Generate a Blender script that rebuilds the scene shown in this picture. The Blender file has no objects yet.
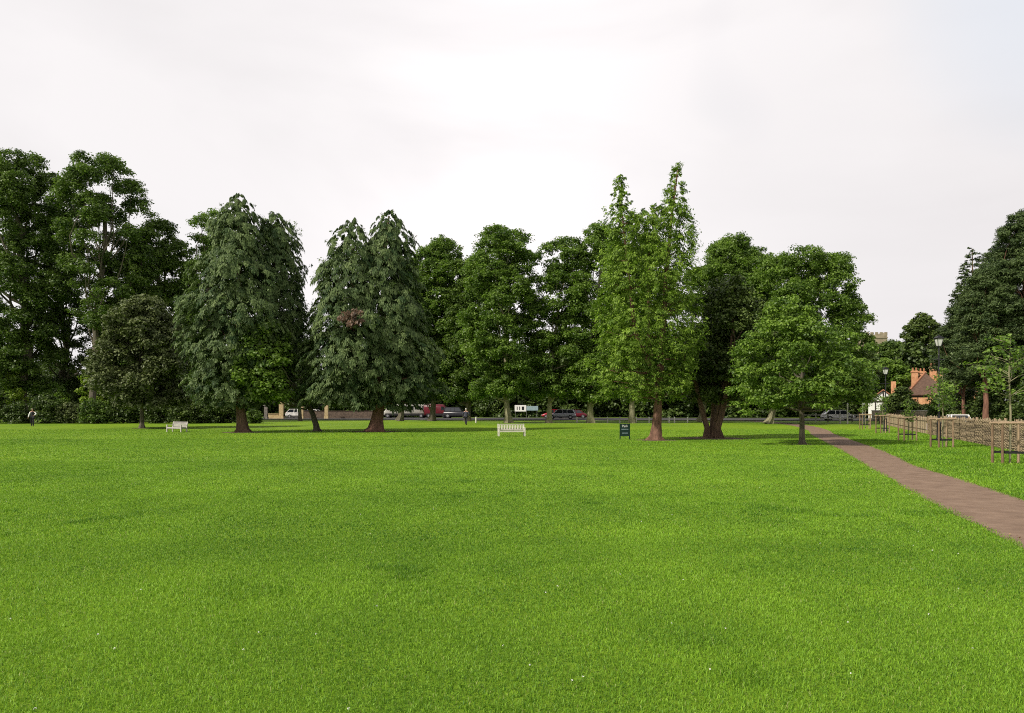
import bpy, bmesh, math, random
import numpy as np
from mathutils import Vector, Matrix
sc = bpy.context.scene
col = sc.collection
R = math.radians
# ------------------------------------------------------------------ camera
F, H, HOR = 740.0, 1.65, 410.0          # focal length in px, eye height, horizon row of the lens
cam = bpy.data.cameras.new('camera'); cam_o = bpy.data.objects.new('camera', cam); col.objects.link(cam_o)
cam_o.location = (0, 0, H); cam_o.rotation_euler = (R(90), 0, 0)
cam.sensor_width = 36; cam.lens = F / 1024 * 36; cam.shift_y = (HOR - 356.5) / 1024
cam.clip_start = .1; cam.clip_end = 4000
sc.camera = cam_o
# ------------------------------------------------------------------ sun and sky
SUN_EL, SUN_AZ = 41.0, 236.0            # azimuth clockwise from +Y: the sun stands left of and a little behind the camera
sd = Vector((math.sin(R(SUN_AZ)) * math.cos(R(SUN_EL)), math.cos(R(SUN_AZ)) * math.cos(R(SUN_EL)), math.sin(R(SUN_EL))))
sl = bpy.data.lights.new('sun', 'SUN'); so = bpy.data.objects.new('sun', sl); col.objects.link(so)
sl.energy = 4.8; sl.angle = R(3.0); sl.color = (1, .93, .82)
so.rotation_euler = (-sd).to_track_quat('-Z', 'Y').to_euler(); so.location = (-40, -20, 60)
w = bpy.data.worlds.new('World'); sc.world = w; w.use_nodes = True
nt = w.node_tree; nt.nodes.clear()
def N(t, nt=nt, **k):
    n = nt.nodes.new(t)
    for a, b in k.items():
        if a.startswith('i_'): n.inputs[a[2:].replace('_', ' ')].default_value = b
        else: setattr(n, a, b)
    return n
out = N('ShaderNodeOutputWorld'); bg = N('ShaderNodeBackground'); bg.inputs['Strength'].default_value = .1
sky = N('ShaderNodeTexSky'); sky.sky_type = 'NISHITA'; sky.sun_disc = False
sky.sun_elevation = R(SUN_EL); sky.sun_rotation = R(SUN_AZ)
tc = N('ShaderNodeTexCoord')
mp = N('ShaderNodeMapping'); mp.inputs['Scale'].default_value = (1, 1, 2.6); mp.inputs['Location'].default_value = (.35, 0, .1)
n1 = N('ShaderNodeTexNoise'); n1.inputs['Scale'].default_value = 1.5; n1.inputs['Detail'].default_value = 5; n1.inputs['Roughness'].default_value = .5; n1.inputs['Distortion'].default_value = .4
r1 = N('ShaderNodeValToRGB')
r1.color_ramp.elements[0].position = .33; r1.color_ramp.elements[0].color = (8.6, 8.25, 8.35, 1)
r1.color_ramp.elements[1].position = .60; r1.color_ramp.elements[1].color = (10.8, 10.4, 10.45, 1)
n2 = N('ShaderNodeTexNoise'); n2.inputs['Scale'].default_value = 1.3; n2.inputs['Detail'].default_value = 3
r2 = N('ShaderNodeValToRGB')
r2.color_ramp.elements[0].position = .70; r2.color_ramp.elements[0].color = (1, 1, 1, 1)
r2.color_ramp.elements[1].position = .92; r2.color_ramp.elements[1].color = (.55, .55, .55, 1)
mx = N('ShaderNodeMix'); mx.data_type = 'RGBA'
L = nt.links.new
L(tc.outputs['Generated'], mp.inputs['Vector']); L(mp.outputs[0], n1.inputs['Vector']); L(n1.outputs['Fac'], r1.inputs['Fac'])
L(tc.outputs['Generated'], n2.inputs['Vector']); L(n2.outputs['Fac'], r2.inputs['Fac'])
L(r2.outputs['Color'], mx.inputs['Factor']); L(sky.outputs[0], mx.inputs['A'])
# added darkening of the cloud overhead, out of view, to weaken the sky fill
sep = N('ShaderNodeSeparateXYZ'); r3 = N('ShaderNodeValToRGB'); m3 = N('ShaderNodeMix'); m3.data_type = 'RGBA'; m3.blend_type = 'MULTIPLY'; m3.inputs['Factor'].default_value = 1
r3.color_ramp.elements[0].position = .50; r3.color_ramp.elements[0].color = (1, 1, 1, 1)
r3.color_ramp.elements[1].position = .75; r3.color_ramp.elements[1].color = (.42, .42, .44, 1)
L(tc.outputs['Generated'], sep.inputs[0]); L(sep.outputs['Z'], r3.inputs['Fac'])
L(r1.outputs['Color'], m3.inputs['A']); L(r3.outputs['Color'], m3.inputs['B']); 
# two greyer banks, upper left and right, and a thin place in the cloud high on the right where blue shows
def bank(d, lo, hi, src, fac_from, colr):
    v = Vector(d).normalized(); dt = N('ShaderNodeVectorMath'); dt.operation = 'DOT_PRODUCT'; dt.inputs[1].default_value = v
    L(tc.outputs['Generated'], dt.inputs[0]); mr = N('ShaderNodeMapRange'); mr.interpolation_type = 'SMOOTHSTEP'
    mr.inputs['From Min'].default_value = lo; mr.inputs['From Max'].default_value = hi; L(dt.outputs['Value'], mr.inputs['Value'])
    ml = N('ShaderNodeMath'); ml.operation = 'MULTIPLY'; ml.use_clamp = True; sc_ = N('ShaderNodeMath'); sc_.operation = 'MULTIPLY'; sc_.inputs[1].default_value = fac_from
    L(n2.outputs['Fac'], sc_.inputs[0]); L(mr.outputs['Result'], ml.inputs[0]); L(sc_.outputs[0], ml.inputs[1])
    q = N('ShaderNodeMix'); q.data_type = 'RGBA'; L(ml.outputs[0], q.inputs['Factor']); L(src, q.inputs['A']); q.inputs['B'].default_value = (*colr, 1); return q, ml
q1, _ = bank((-.85, 1, .42), .78, 1.0, m3.outputs['Result'], .9, (8.0, 7.8, 7.85))
q2, _ = bank((.62, 1, .22), .84, 1.0, q1.outputs['Result'], .9, (8.1, 7.85, 7.9))
L(q2.outputs['Result'], mx.inputs['B'])
q3, f3 = bank((.82, 1, .64), .975, 1.0, q2.outputs['Result'], 1.1, (7.4, 8.0, 8.9)); L(q3.outputs['Result'], mx.inputs['B'])
L(mx.outputs['Result'], bg.inputs['Color']); L(bg.outputs[0], out.inputs['Surface'])
sc.view_settings.view_transform = 'Standard'; sc.view_settings.look = 'None'
sc.view_settings.exposure = 0; sc.view_settings.gamma = 1; sc.view_settings.use_curve_mapping = False
sc.render.engine = 'CYCLES'
cy = sc.cycles
cy.pixel_filter_type = 'BLACKMAN_HARRIS'; cy.filter_width = 1.05
cy.use_denoising = False; cy.use_adaptive_sampling = True; cy.adaptive_threshold = .02
cy.max_bounces = 6; cy.diffuse_bounces = 3; cy.glossy_bounces = 2; cy.transmission_bounces = 4; cy.transparent_max_bounces = 4
cy.caustics_reflective = False; cy.caustics_refractive = False

# ------------------------------------------------------------------ helpers
def gx(px, Y): return (px - 512) / F * Y                 # world X of a photo column at distance Y
def G(Y): return .005 * np.clip(np.asarray(Y, float) - 60, 0, 55)   # the ground climbs gently beyond 60 m
def gz(py, Y): return H + (HOR - py) / F * Y - float(G(Y))          # height above the local ground of a photo row at distance Y
def gy(py):                                                         # distance of the ground seen at a photo row
    Y = 40.
    for _ in range(30): Y = .5 * Y + .5 * F * (H - float(G(Y))) / (py - HOR)
    return Y

def tag(o, label=None, cat=None, group=None, kind=None):
    if label: o['label'] = label
    if cat: o['category'] = cat
    if group: o['group'] = group
    if kind: o['kind'] = kind
    return o
def empty(name, loc=(0, 0, 0), rz=0, **k):
    o = bpy.data.objects.new(name, None); col.objects.link(o); o.empty_display_size = .2
    o.location = loc; o.rotation_euler = (0, 0, rz)
    return tag(o, **k)
def kids(o): return [c for c in bpy.data.objects if c.parent == o]
def copy_tree(o, parent=None):
    ch = kids(o)
    c = o.copy(); col.objects.link(c); c.parent = parent
    for x in ch: copy_tree(x, c)
    return c

def link(name, me, mat, parent=None, smooth=False):
    if mat: me.materials.append(mat)
    o = bpy.data.objects.new(name, me); col.objects.link(o)
    if parent: o.parent = parent
    if smooth: me.polygons.foreach_set('use_smooth', np.ones(len(me.polygons), bool))
    return o
def np_mesh(name, V, Fc, tint=None):
    """V (n,3); Fc (m,k) all faces the same size k, or a list of such arrays"""
    if not isinstance(Fc, list): Fc = [Fc]
    me = bpy.data.meshes.new(name)
    me.vertices.add(len(V)); me.vertices.foreach_set('co', np.asarray(V, np.float32).ravel())
    idx = np.concatenate([f.ravel() for f in Fc]).astype(np.int32)
    tot = np.concatenate([np.full(len(f), f.shape[1], np.int32) for f in Fc])
    st = np.concatenate([[0], np.cumsum(tot)[:-1]]).astype(np.int32)
    me.loops.add(len(idx)); me.loops.foreach_set('vertex_index', idx)
    me.polygons.add(len(tot)); me.polygons.foreach_set('loop_start', st); me.polygons.foreach_set('loop_total', tot)
    if tint is not None:
        a = me.attributes.new('tint', 'FLOAT', 'FACE'); a.data.foreach_set('value', np.asarray(tint, np.float32))
    me.update(calc_edges=True)
    return me

class MB:
    def __init__(s): s.v = []; s.f = []; s.t = []
    def add(s, vs, fs, t=.5):
        b = len(s.v); s.v += [tuple(v) for v in vs]; s.f += [tuple(b + i for i in f) for f in fs]; s.t += [t] * len(fs)
    def box(s, c, d, rz=0, t=.5, M=None):
        x, y, z = d[0] / 2, d[1] / 2, d[2] / 2
        vs = [Vector((i * x, j * y, k * z)) for k in (-1, 1) for i, j in ((-1, -1), (1, -1), (1, 1), (-1, 1))]
        m = Matrix.Translation(c) @ (M if M else Matrix.Rotation(rz, 4, 'Z'))
        s.add([m @ v for v in vs], [(3, 2, 1, 0), (4, 5, 6, 7), (0, 1, 5, 4), (1, 2, 6, 5), (2, 3, 7, 6), (3, 0, 4, 7)], t)
    def bar(s, a, b, wd, th, t=.5):
        a, b = Vector(a), Vector(b); d = b - a
        s.box((a + b) / 2, (wd, th, d.length), M=d.to_track_quat('Z', 'Y').to_matrix().to_4x4(), t=t)
    def tube(s, pts, rs, n=8, t=.5, flare=0, seed=0, caps=True):
        pts = [Vector(p) for p in pts]; rings = []
        up = Vector((0, 1, 0)) if abs((pts[-1] - pts[0]).normalized().y) < .9 else Vector((1, 0, 0))
        for i, p in enumerate(pts):
            d = (pts[min(i + 1, len(pts) - 1)] - pts[max(i - 1, 0)]).normalized()
            x = up.cross(d).normalized(); y = d.cross(x)
            r = []
            for k in range(n):
                a = 2 * math.pi * k / n
                q = rs[i]
                if flare: q *= 1 + (flare * math.exp(-i * 1.1) + .06) * (math.sin(a * 3 + seed) * .5 + math.sin(a * 5 + seed * 2) * .35 + math.sin(a * 8 + i * .3) * .2)
                r.append(p + (x * math.cos(a) + y * math.sin(a)) * q)
            rings.append(r)
        vs = [v for r in rings for v in r]
        fs = [(i * n + k, i * n + (k + 1) % n, (i + 1) * n + (k + 1) % n, (i + 1) * n + k) for i in range(len(pts) - 1) for k in range(n)]
        if caps: fs += [tuple(range(n))[::-1], tuple((len(pts) - 1) * n + k for k in range(n))]
        s.add(vs, fs, t)
    def cyl(s, a, b, r0, r1=None, n=12, t=.5): s.tube([a, b], [r0, r0 if r1 is None else r1], n, t)
    def lathe(s, c, prof, n=16, t=.5):
        s.tube([(c[0], c[1], c[2] + z) for r, z in prof], [r for r, z in prof], n, t)
    def prism(s, poly, y0, y1, t=.5):     # polygon in XZ extruded along Y
        n = len(poly)
        vs = [(x, y0, z) for x, z in poly] + [(x, y1, z) for x, z in poly]
        s.add(vs, [tuple(range(n)), tuple(range(2 * n - 1, n - 1, -1))] + [((i + 1) % n, i, i + n, (i + 1) % n + n) for i in range(n)], t)
    def build(s, name, mat, parent=None, smooth=False, bevel=0):
        me = bpy.data.meshes.new(name); me.from_pydata(s.v, [], s.f)
        a = me.attributes.new('tint', 'FLOAT', 'FACE'); a.data.foreach_set('value', s.t)
        bm = bmesh.new(); bm.from_mesh(me); bmesh.ops.recalc_face_normals(bm, faces=bm.faces)
        if bevel: bmesh.ops.bevel(bm, geom=bm.edges[:] , offset=bevel, segments=2, affect='EDGES', profile=.5)
        bm.to_mesh(me); bm.free()
        o = link(name, me, mat, parent, smooth)
        if smooth:
            try: me.set_sharp_from_angle(angle=R(38))
            except Exception: pass
        return o

# ------------------------------------------------------------------ materials
def mat(name, base, rough=.7, var=.25, scale=6, detail=5, base2=None, tint=False, metal=0, bump=0, bscale=30, spec=.3, stretch=(1, 1, 1), alpha=None):
    m = bpy.data.materials.new(name); m.use_nodes = True; t = m.node_tree; t.nodes.clear(); l = t.links.new
    o = N('ShaderNodeOutputMaterial', t); p = N('ShaderNodeBsdfPrincipled', t)
    p.inputs['Roughness'].default_value = rough; p.inputs['Metallic'].default_value = metal; p.inputs['Specular IOR Level'].default_value = spec
    c = N('ShaderNodeTexCoord', t); mp = N('ShaderNodeMapping', t); mp.inputs['Scale'].default_value = stretch
    n = N('ShaderNodeTexNoise', t); n.inputs['Scale'].default_value = scale; n.inputs['Detail'].default_value = detail; n.inputs['Roughness'].default_value = .6
    r = N('ShaderNodeValToRGB', t)
    b2 = base2 or tuple(min(1, x * (1 + var)) for x in base); b1 = base if base2 else tuple(x * (1 - var) for x in base)
    r.color_ramp.elements[0].position = .35; r.color_ramp.elements[0].color = (*b1, 1)
    r.color_ramp.elements[1].position = .65; r.color_ramp.elements[1].color = (*b2, 1)
    l(c.outputs['Object'], mp.inputs[0]); l(mp.outputs[0], n.inputs['Vector'])
    if tint:
        a = N('ShaderNodeAttribute', t); a.attribute_name = 'tint'
        mm = N('ShaderNodeMath', t); mm.operation = 'MULTIPLY_ADD'; mm.inputs[1].default_value = .45
        sb = N('ShaderNodeMath', t); sb.operation = 'SUBTRACT'; sb.inputs[1].default_value = .22
        l(a.outputs['Fac'], mm.inputs[0]); l(n.outputs['Fac'], mm.inputs[2]); l(mm.outputs[0], sb.inputs[0]); l(sb.outputs[0], r.inputs['Fac'])
    else: l(n.outputs['Fac'], r.inputs['Fac'])
    l(r.outputs[0], p.inputs['Base Color'])
    if bump:
        n2 = N('ShaderNodeTexNoise', t); n2.inputs['Scale'].default_value = bscale; n2.inputs['Detail'].default_value = 4
        bp = N('ShaderNodeBump', t); bp.inputs['Strength'].default_value = bump; bp.inputs['Distance'].default_value = .02
        l(mp.outputs[0], n2.inputs['Vector']); l(n2.outputs['Fac'], bp.inputs['Height']); l(bp.outputs[0], p.inputs['Normal'])
    l(p.outputs[0], o.inputs['Surface'])
    return m

def leaf_mat(name, dark, light, trans=.3, rough=.5, spec=.35, scale=.35):
    m = bpy.data.materials.new(name); m.use_nodes = True; t = m.node_tree; t.nodes.clear(); l = t.links.new
    o = N('ShaderNodeOutputMaterial', t); p = N('ShaderNodeBsdfPrincipled', t); tr = N('ShaderNodeBsdfTranslucent', t); ms = N('ShaderNodeMixShader', t)
    p.inputs['Roughness'].default_value = rough; p.inputs['Specular IOR Level'].default_value = spec
    a = N('ShaderNodeAttribute', t); a.attribute_name = 'tint'
    c = N('ShaderNodeTexCoord', t); n = N('ShaderNodeTexNoise', t); n.inputs['Scale'].default_value = scale; n.inputs['Detail'].default_value = 3
    ad = N('ShaderNodeMath', t); ad.operation = 'MULTIPLY_ADD'; ad.inputs[1].default_value = .9; 
    sb = N('ShaderNodeMath', t); sb.operation = 'SUBTRACT'; sb.inputs[1].default_value = .45; sb.use_clamp = True
    r = N('ShaderNodeValToRGB', t)
    r.color_ramp.elements[0].position = .05; r.color_ramp.elements[0].color = (*dark, 1)
    r.color_ramp.elements[1].position = .95; r.color_ramp.elements[1].color = (*light, 1)
    l(c.outputs['Object'], n.inputs['Vector']); l(n.outputs['Fac'], ad.inputs[0]); l(a.outputs['Fac'], ad.inputs[2]); l(ad.outputs[0], sb.inputs[0]); l(sb.outputs[0], r.inputs['Fac'])
    g = N('ShaderNodeMix', t); g.data_type = 'RGBA'; g.blend_type = 'MULTIPLY'; g.inputs['Factor'].default_value = 1; g.inputs['B'].default_value = (1.12, 1.35, .6, 1)
    l(r.outputs[0], g.inputs['A']); l(g.outputs['Result'], tr.inputs['Color'])
    l(r.outputs[0], p.inputs['Base Color']); ms.inputs[0].default_value = trans
    l(p.outputs[0], ms.inputs[1]); l(tr.outputs[0], ms.inputs[2]); l(ms.outputs[0], o.inputs['Surface'])
    return m

LM = dict(
    lime=leaf_mat('lime_leaf', (.050, .098, .016), (.190, .290, .046), trans=.36),
    dark=leaf_mat('dark_leaf', (.038, .074, .015), (.140, .212, .038), trans=.32),
    cypress=leaf_mat('cypress_leaf', (.030, .062, .022), (.180, .240, .090), trans=.2, spec=.12),
    golden=leaf_mat('golden_cypress_leaf', (.072, .135, .016), (.250, .370, .048), trans=.25, spec=.2),
    brown=leaf_mat('dead_leaf', (.06, .035, .018), (.15, .085, .045), trans=.1),
    fresh=leaf_mat('fresh_leaf', (.060, .118, .016), (.200, .310, .042), trans=.3),
    grey=leaf_mat('grey_leaf', (.050, .068, .026), (.150, .180, .068), trans=.15, spec=.2),
    yew=leaf_mat('yew_leaf', (.028, .050, .012), (.110, .155, .034), trans=.1, spec=.2),
    pine=leaf_mat('pine_leaf', (.032, .058, .020), (.110, .155, .050), trans=.1, spec=.2),
    shrub=leaf_mat('shrub_leaf', (.028, .052, .012), (.100, .150, .030), trans=.2),
    bright=leaf_mat('bright_shrub_leaf', (.11, .19, .015), (.32, .42, .05), trans=.35),
)
M = dict(
    bark=mat('grey_bark', (.060, .050, .038), .9, base2=(.14, .125, .085), scale=5, bump=.9, bscale=14, stretch=(3, 3, .5)),
    limebark=mat('lime_bark', (.16, .15, .095), .9, base2=(.28, .26, .15), scale=4, bump=.7, bscale=14, stretch=(3, 3, .5)),
    redbark=mat('red_bark', (.095, .046, .032), .9, base2=(.27, .135, .090), scale=5, bump=1, bscale=12, stretch=(5, 5, .35)),
    goldbark=mat('reddish_bark', (.075, .040, .028), .9, base2=(.22, .12, .08), scale=5, bump=1, bscale=12, stretch=(5, 5, .35)),
    brownbark=mat('brown_bark', (.055, .035, .024), .9, base2=(.16, .10, .062), scale=5, bump=1, bscale=12, stretch=(5, 5, .35)),
    bench=mat('weathered_teak', (.50, .47, .40), .75, base2=(.68, .65, .57), scale=8, stretch=(1, 6, 6)),
    bench2=mat('greyed_teak', (.40, .37, .36), .75, base2=(.56, .52, .50), scale=8, stretch=(1, 6, 6)),
    green=mat('green_paint', (.008, .030, .022), .4, var=.15),
    white=mat('white_paint', (.75, .74, .70), .5, var=.06),
    sign_pale=mat('pale_sign_print', (.25, .34, .36), .5, var=.1),
    black=mat('black_iron', (.012, .012, .014), .45, var=.2),
    wood=mat('stake_wood', (.16, .105, .062), .85, base2=(.36, .26, .165), scale=9, stretch=(4, 4, .6), tint=True, bump=.4),
    wattle=mat('hazel_rods', (.085, .064, .042), .85, base2=(.38, .295, .19), scale=7, tint=True),
    rubber=mat('black_rubber', (.02, .02, .02), .8),
    brick=mat('orange_brick', (.40, .19, .090), .85, base2=(.60, .33, .18), scale=2.5),
    tile=mat('brown_roof_tile', (.075, .045, .032), .85, base2=(.14, .085, .06), scale=3, stretch=(1, 1, 4)),
    redtile=mat('orange_roof_tile', (.24, .105, .055), .85, base2=(.38, .18, .10), scale=3),
    stone=mat('church_stone', (.22, .18, .125), .9, base2=(.34, .285, .20), scale=1.2, bump=.4, bscale=3),
    sandstone=mat('sandstone', (.40, .30, .15), .9, base2=(.60, .48, .27), scale=3, bump=.4),
    wallbrick=mat('garden_wall_brick', (.065, .048, .038), .9, base2=(.15, .11, .08), scale=4),  # shade on the wall is put into this darkened brick colour
    render=mat('white_render', (.72, .71, .68), .8, var=.06),
    glass=mat('dark_glass', (.015, .018, .022), .08, var=.1, spec=.8),
    silver=mat('silver_car_paint', (.42, .43, .44), .28, var=.03, metal=.5, spec=.6),
    whitecar=mat('white_car_paint', (.72, .71, .67), .3, var=.03, spec=.6),
    redcar=mat('red_car_paint', (.32, .012, .022), .3, var=.05, spec=.6),
    darkred=mat('dark_red_car_paint', (.12, .010, .018), .3, var=.05, spec=.6),
    cream=mat('cream_van_paint', (.42, .41, .36), .35, var=.05, spec=.5),
    greystone=mat('grey_stone', (.14, .13, .11), .9, base2=(.24, .22, .19), scale=3, bump=.4),
    darkcar=mat('dark_car_paint', (.03, .03, .036), .3, var=.05, spec=.6),
    chrome=mat('wheel_alloy', (.45, .45, .46), .35, var=.05, metal=.7),
    lamp=mat('clear_lens', (.65, .65, .62), .15, var=.03, spec=.8),
    redlamp=mat('red_lens', (.35, .01, .01), .2, var=.05, spec=.8),
    skin=mat('skin', (.45, .27, .19), .6, var=.08),
    darkcloth=mat('dark_cloth', (.022, .022, .028), .85, var=.3, scale=12),
    navy=mat('navy_cloth', (.050, .052, .075), .85, var=.25, scale=12),
    whitecloth=mat('white_cloth', (.78, .77, .76), .8, var=.04),
    hair=mat('dark_hair', (.02, .014, .01), .7, var=.2), whitehair=mat('white_hair', (.75, .74, .72), .7, var=.06),
    timber=mat('black_timber', (.03, .022, .018), .8, var=.2),
    concrete=mat('kerb_concrete', (.11, .108, .10), .85, var=.25),
)
# ground: one sheet of turf
def ground_mat():
    m = bpy.data.materials.new('turf'); m.use_nodes = True; t = m.node_tree; t.nodes.clear(); l = t.links.new
    o = N('ShaderNodeOutputMaterial', t); p = N('ShaderNodeBsdfPrincipled', t); p.inputs['Roughness'].default_value = .85; p.inputs['Specular IOR Level'].default_value = .15
    c = N('ShaderNodeTexCoord', t)
    def noise(s, d=4, st=(1, 1, 1), ro=.6):
        mp = N('ShaderNodeMapping', t); mp.inputs['Scale'].default_value = st
        n = N('ShaderNodeTexNoise', t); n.inputs['Scale'].default_value = s; n.inputs['Detail'].default_value = d; n.inputs['Roughness'].default_value = ro
        l(c.outputs['Object'], mp.inputs[0]); l(mp.outputs[0], n.inputs['Vector']); return n
    def ramp(n, a, b, p0=.35, p1=.65):
        r = N('ShaderNodeValToRGB', t); r.color_ramp.elements[0].position = p0; r.color_ramp.elements[0].color = (*a, 1)
        r.color_ramp.elements[1].position = p1; r.color_ramp.elements[1].color = (*b, 1); l(n.outputs['Fac'], r.inputs['Fac']); return r
    def mul(a, b, f=1):
        x = N('ShaderNodeMix', t); x.data_type = 'RGBA'; x.blend_type = 'MULTIPLY'; x.inputs['Factor'].default_value = f
        l(a, x.inputs['A']); l(b, x.inputs['B']); return x.outputs['Result']
    big = ramp(noise(.11, 4, (1, .6, 1)), (.135, .245, .012), (.200, .315, .016), .38, .62)
    mid = ramp(noise(1.1, 5), (.78, .84, .85), (1.12, 1.08, 1.1), .3, .7)
    fine = ramp(noise(34, 4, ro=.75), (.42, .48, .5), (1.42, 1.36, 1.3), .34, .66)
    res = mul(mul(big.outputs[0], mid.outputs[0]), fine.outputs[0])
    l(res, p.inputs['Base Color'])
    b = N('ShaderNodeBump', t); b.inputs['Strength'].default_value = .55; b.inputs['Distance'].default_value = .03
    l(noise(42, 4, ro=.7).outputs['Fac'], b.inputs['Height']); l(b.outputs[0], p.inputs['Normal'])
    l(p.outputs[0], o.inputs['Surface']); return m
def blade_mat():
    m = bpy.data.materials.new('grass_blade'); m.use_nodes = True; t = m.node_tree; t.nodes.clear(); l = t.links.new
    o = N('ShaderNodeOutputMaterial', t); p = N('ShaderNodeBsdfPrincipled', t); tr = N('ShaderNodeBsdfTranslucent', t); ms = N('ShaderNodeMixShader', t)
    p.inputs['Roughness'].default_value = .5; p.inputs['Specular IOR Level'].default_value = .25
    a = N('ShaderNodeAttribute', t); a.attribute_name = 'tint'
    r = N('ShaderNodeValToRGB', t); e = r.color_ramp.elements
    e[0].position = 0; e[0].color = (.060, .165, .012, 1); e[1].position = .9; e[1].color = (.275, .480, .034, 1)
    x = e.new(.96); x.color = (.34, .40, .12, 1)
    l(a.outputs['Fac'], r.inputs['Fac'])
    l(r.outputs[0], p.inputs['Base Color']); l(r.outputs[0], tr.inputs['Color']); ms.inputs[0].default_value = .35
    l(p.outputs[0], ms.inputs[1]); l(tr.outputs[0], ms.inputs[2]); l(ms.outputs[0], o.inputs['Surface']); return m
TURF = ground_mat(); BLADE = blade_mat()

# ------------------------------------------------------------------ the setting
gm = MB()
YS = [-60, 20, 60, 61, 70, 90, 114, 115, 116, 300, 1100]
gm.add([(x, y, float(G(y))) for y in YS for x in (-900, 900)], [(2 * i, 2 * i + 1, 2 * i + 3, 2 * i + 2) for i in range(len(YS) - 1)])
g = gm.build('ground', TURF); tag(g, kind='structure')

Lp = [(1.9, -4), (3.2, 0), (6.1, 8.85), (7.55, 13.4), (9.04, 17.7), (10.3, 21.4), (12.96, 28.8), (16.0, 37.8), (20.2, 50), (24.3, 61), (28.3, 75), (30.6, 88), (31.5, 106)]
Rp = [(3.9, -4), (5.2, 0), (7.6, 8.0), (9.4, 13.6), (10.6, 17.4), (12.1, 22.3), (14.5, 28.6), (17.8, 38.0), (22.0, 50.4), (26.2, 61.6), (30.2, 75.5), (32.4, 88), (33.2, 106)]
def resample(P, n=160):
    P = np.array(P, float); s = np.arange(len(P)); t = np.linspace(0, len(P) - 1, n)
    # Catmull-Rom
    i = np.clip(t.astype(int), 0, len(P) - 2); u = (t - i)[:, None]
    p0 = P[np.maximum(i - 1, 0)]; p1 = P[i]; p2 = P[i + 1]; p3 = P[np.minimum(i + 2, len(P) - 1)]
    return .5 * (2 * p1 + (p2 - p0) * u + (2 * p0 - 5 * p1 + 4 * p2 - p3) * u * u + (3 * p1 - p0 - 3 * p2 + p3) * u ** 3)
rs = np.random.RandomState(3)
Lc, Rc = resample(Lp), resample(Rp)
Le = Lc + np.c_[np.convolve(rs.normal(0, .035, 160), [.25, .5, .25], 'same'), np.zeros(160)]
Re = Rc + np.c_[np.convolve(rs.normal(0, .045, 160), [.25, .5, .25], 'same'), np.zeros(160)]
pm = MB(); vs = []
for a, b in zip(Le, Re):
    g_ = float(G(a[1])); vs += [(a[0], a[1], g_ + .004), (a[0] * .5 + b[0] * .5, a[1] * .5 + b[1] * .5, g_ + .014), (b[0], b[1], float(G(b[1])) + .004)]
pm.add(vs, [q for i in range(159) for q in ((3 * i, 3 * i + 1, 3 * i + 4, 3 * i + 3), (3 * i + 1, 3 * i + 2, 3 * i + 5, 3 * i + 4))])
pathmat = mat('path_asphalt', (.165, .108, .072), .9, base2=(.235, .160, .110), scale=2.6, detail=12, bump=.3, bscale=90)
tag(pm.build('path', pathmat), kind='structure')

def redge(X): return 103 - .12 * X
roadmat = mat('road_asphalt', (.042, .041, .042), .85, base2=(.072, .070, .068), scale=1.5, detail=8, bump=.3, bscale=50)  # asphalt colour darkened to stand in for tree shade over the road
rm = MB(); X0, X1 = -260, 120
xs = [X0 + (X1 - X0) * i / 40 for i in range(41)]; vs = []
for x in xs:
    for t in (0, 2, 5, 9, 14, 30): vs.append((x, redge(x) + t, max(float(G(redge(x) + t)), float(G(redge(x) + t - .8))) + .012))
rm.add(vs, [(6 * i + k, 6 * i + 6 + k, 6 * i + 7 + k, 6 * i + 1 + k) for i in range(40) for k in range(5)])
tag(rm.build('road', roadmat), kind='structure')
km = MB(); a = math.atan(-.12)
for k in range(95):
    X = X0 + 2 + k * 4
    km.box((X, redge(X) - .08, float(G(redge(X))) + .03), (4.04, .15, .12), rz=a, t=random.random())
tag(km.build('kerb', M['concrete']), kind='structure')
# fence line and side road beyond it
def fX(Y): return 8.3 + .398 * Y
sm = MB()
SY = [10, 60, 61, 75, 84]
sm.add([(fX(y) + d, y, float(G(y)) + .010) for y in SY for d in (1.6, 8.6)], [(2 * i, 2 * i + 1, 2 * i + 3, 2 * i + 2) for i in range(4)])
tag(sm.build('side_road', mat('side_road_asphalt', (.20, .19, .19), .85, base2=(.28, .27, .27), scale=1.5, detail=8)), kind='structure')

# ------------------------------------------------------------------ foliage
def unit(v): return v / np.maximum(np.linalg.norm(v, axis=1, keepdims=True), 1e-9)
def diamonds(P, D, Nn, Ln, Wd):
    """leaf quads: base point P, axis D, surface normal roughly Nn, length, width"""
    D = unit(D); S = unit(np.cross(D, Nn)); n = len(P)
    Ln = Ln[:, None]; Wd = Wd[:, None]
    nn = np.cross(S, D)
    V = np.empty((n, 4, 3))
    V[:, 0] = P - D * Ln * .5; V[:, 1] = P + S * Wd * .5 + nn * Wd * .12; V[:, 2] = P + D * Ln * .5; V[:, 3] = P - S * Wd * .5 + nn * Wd * .12
    return V.reshape(-1, 3), np.arange(4 * n).reshape(n, 4)

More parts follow.
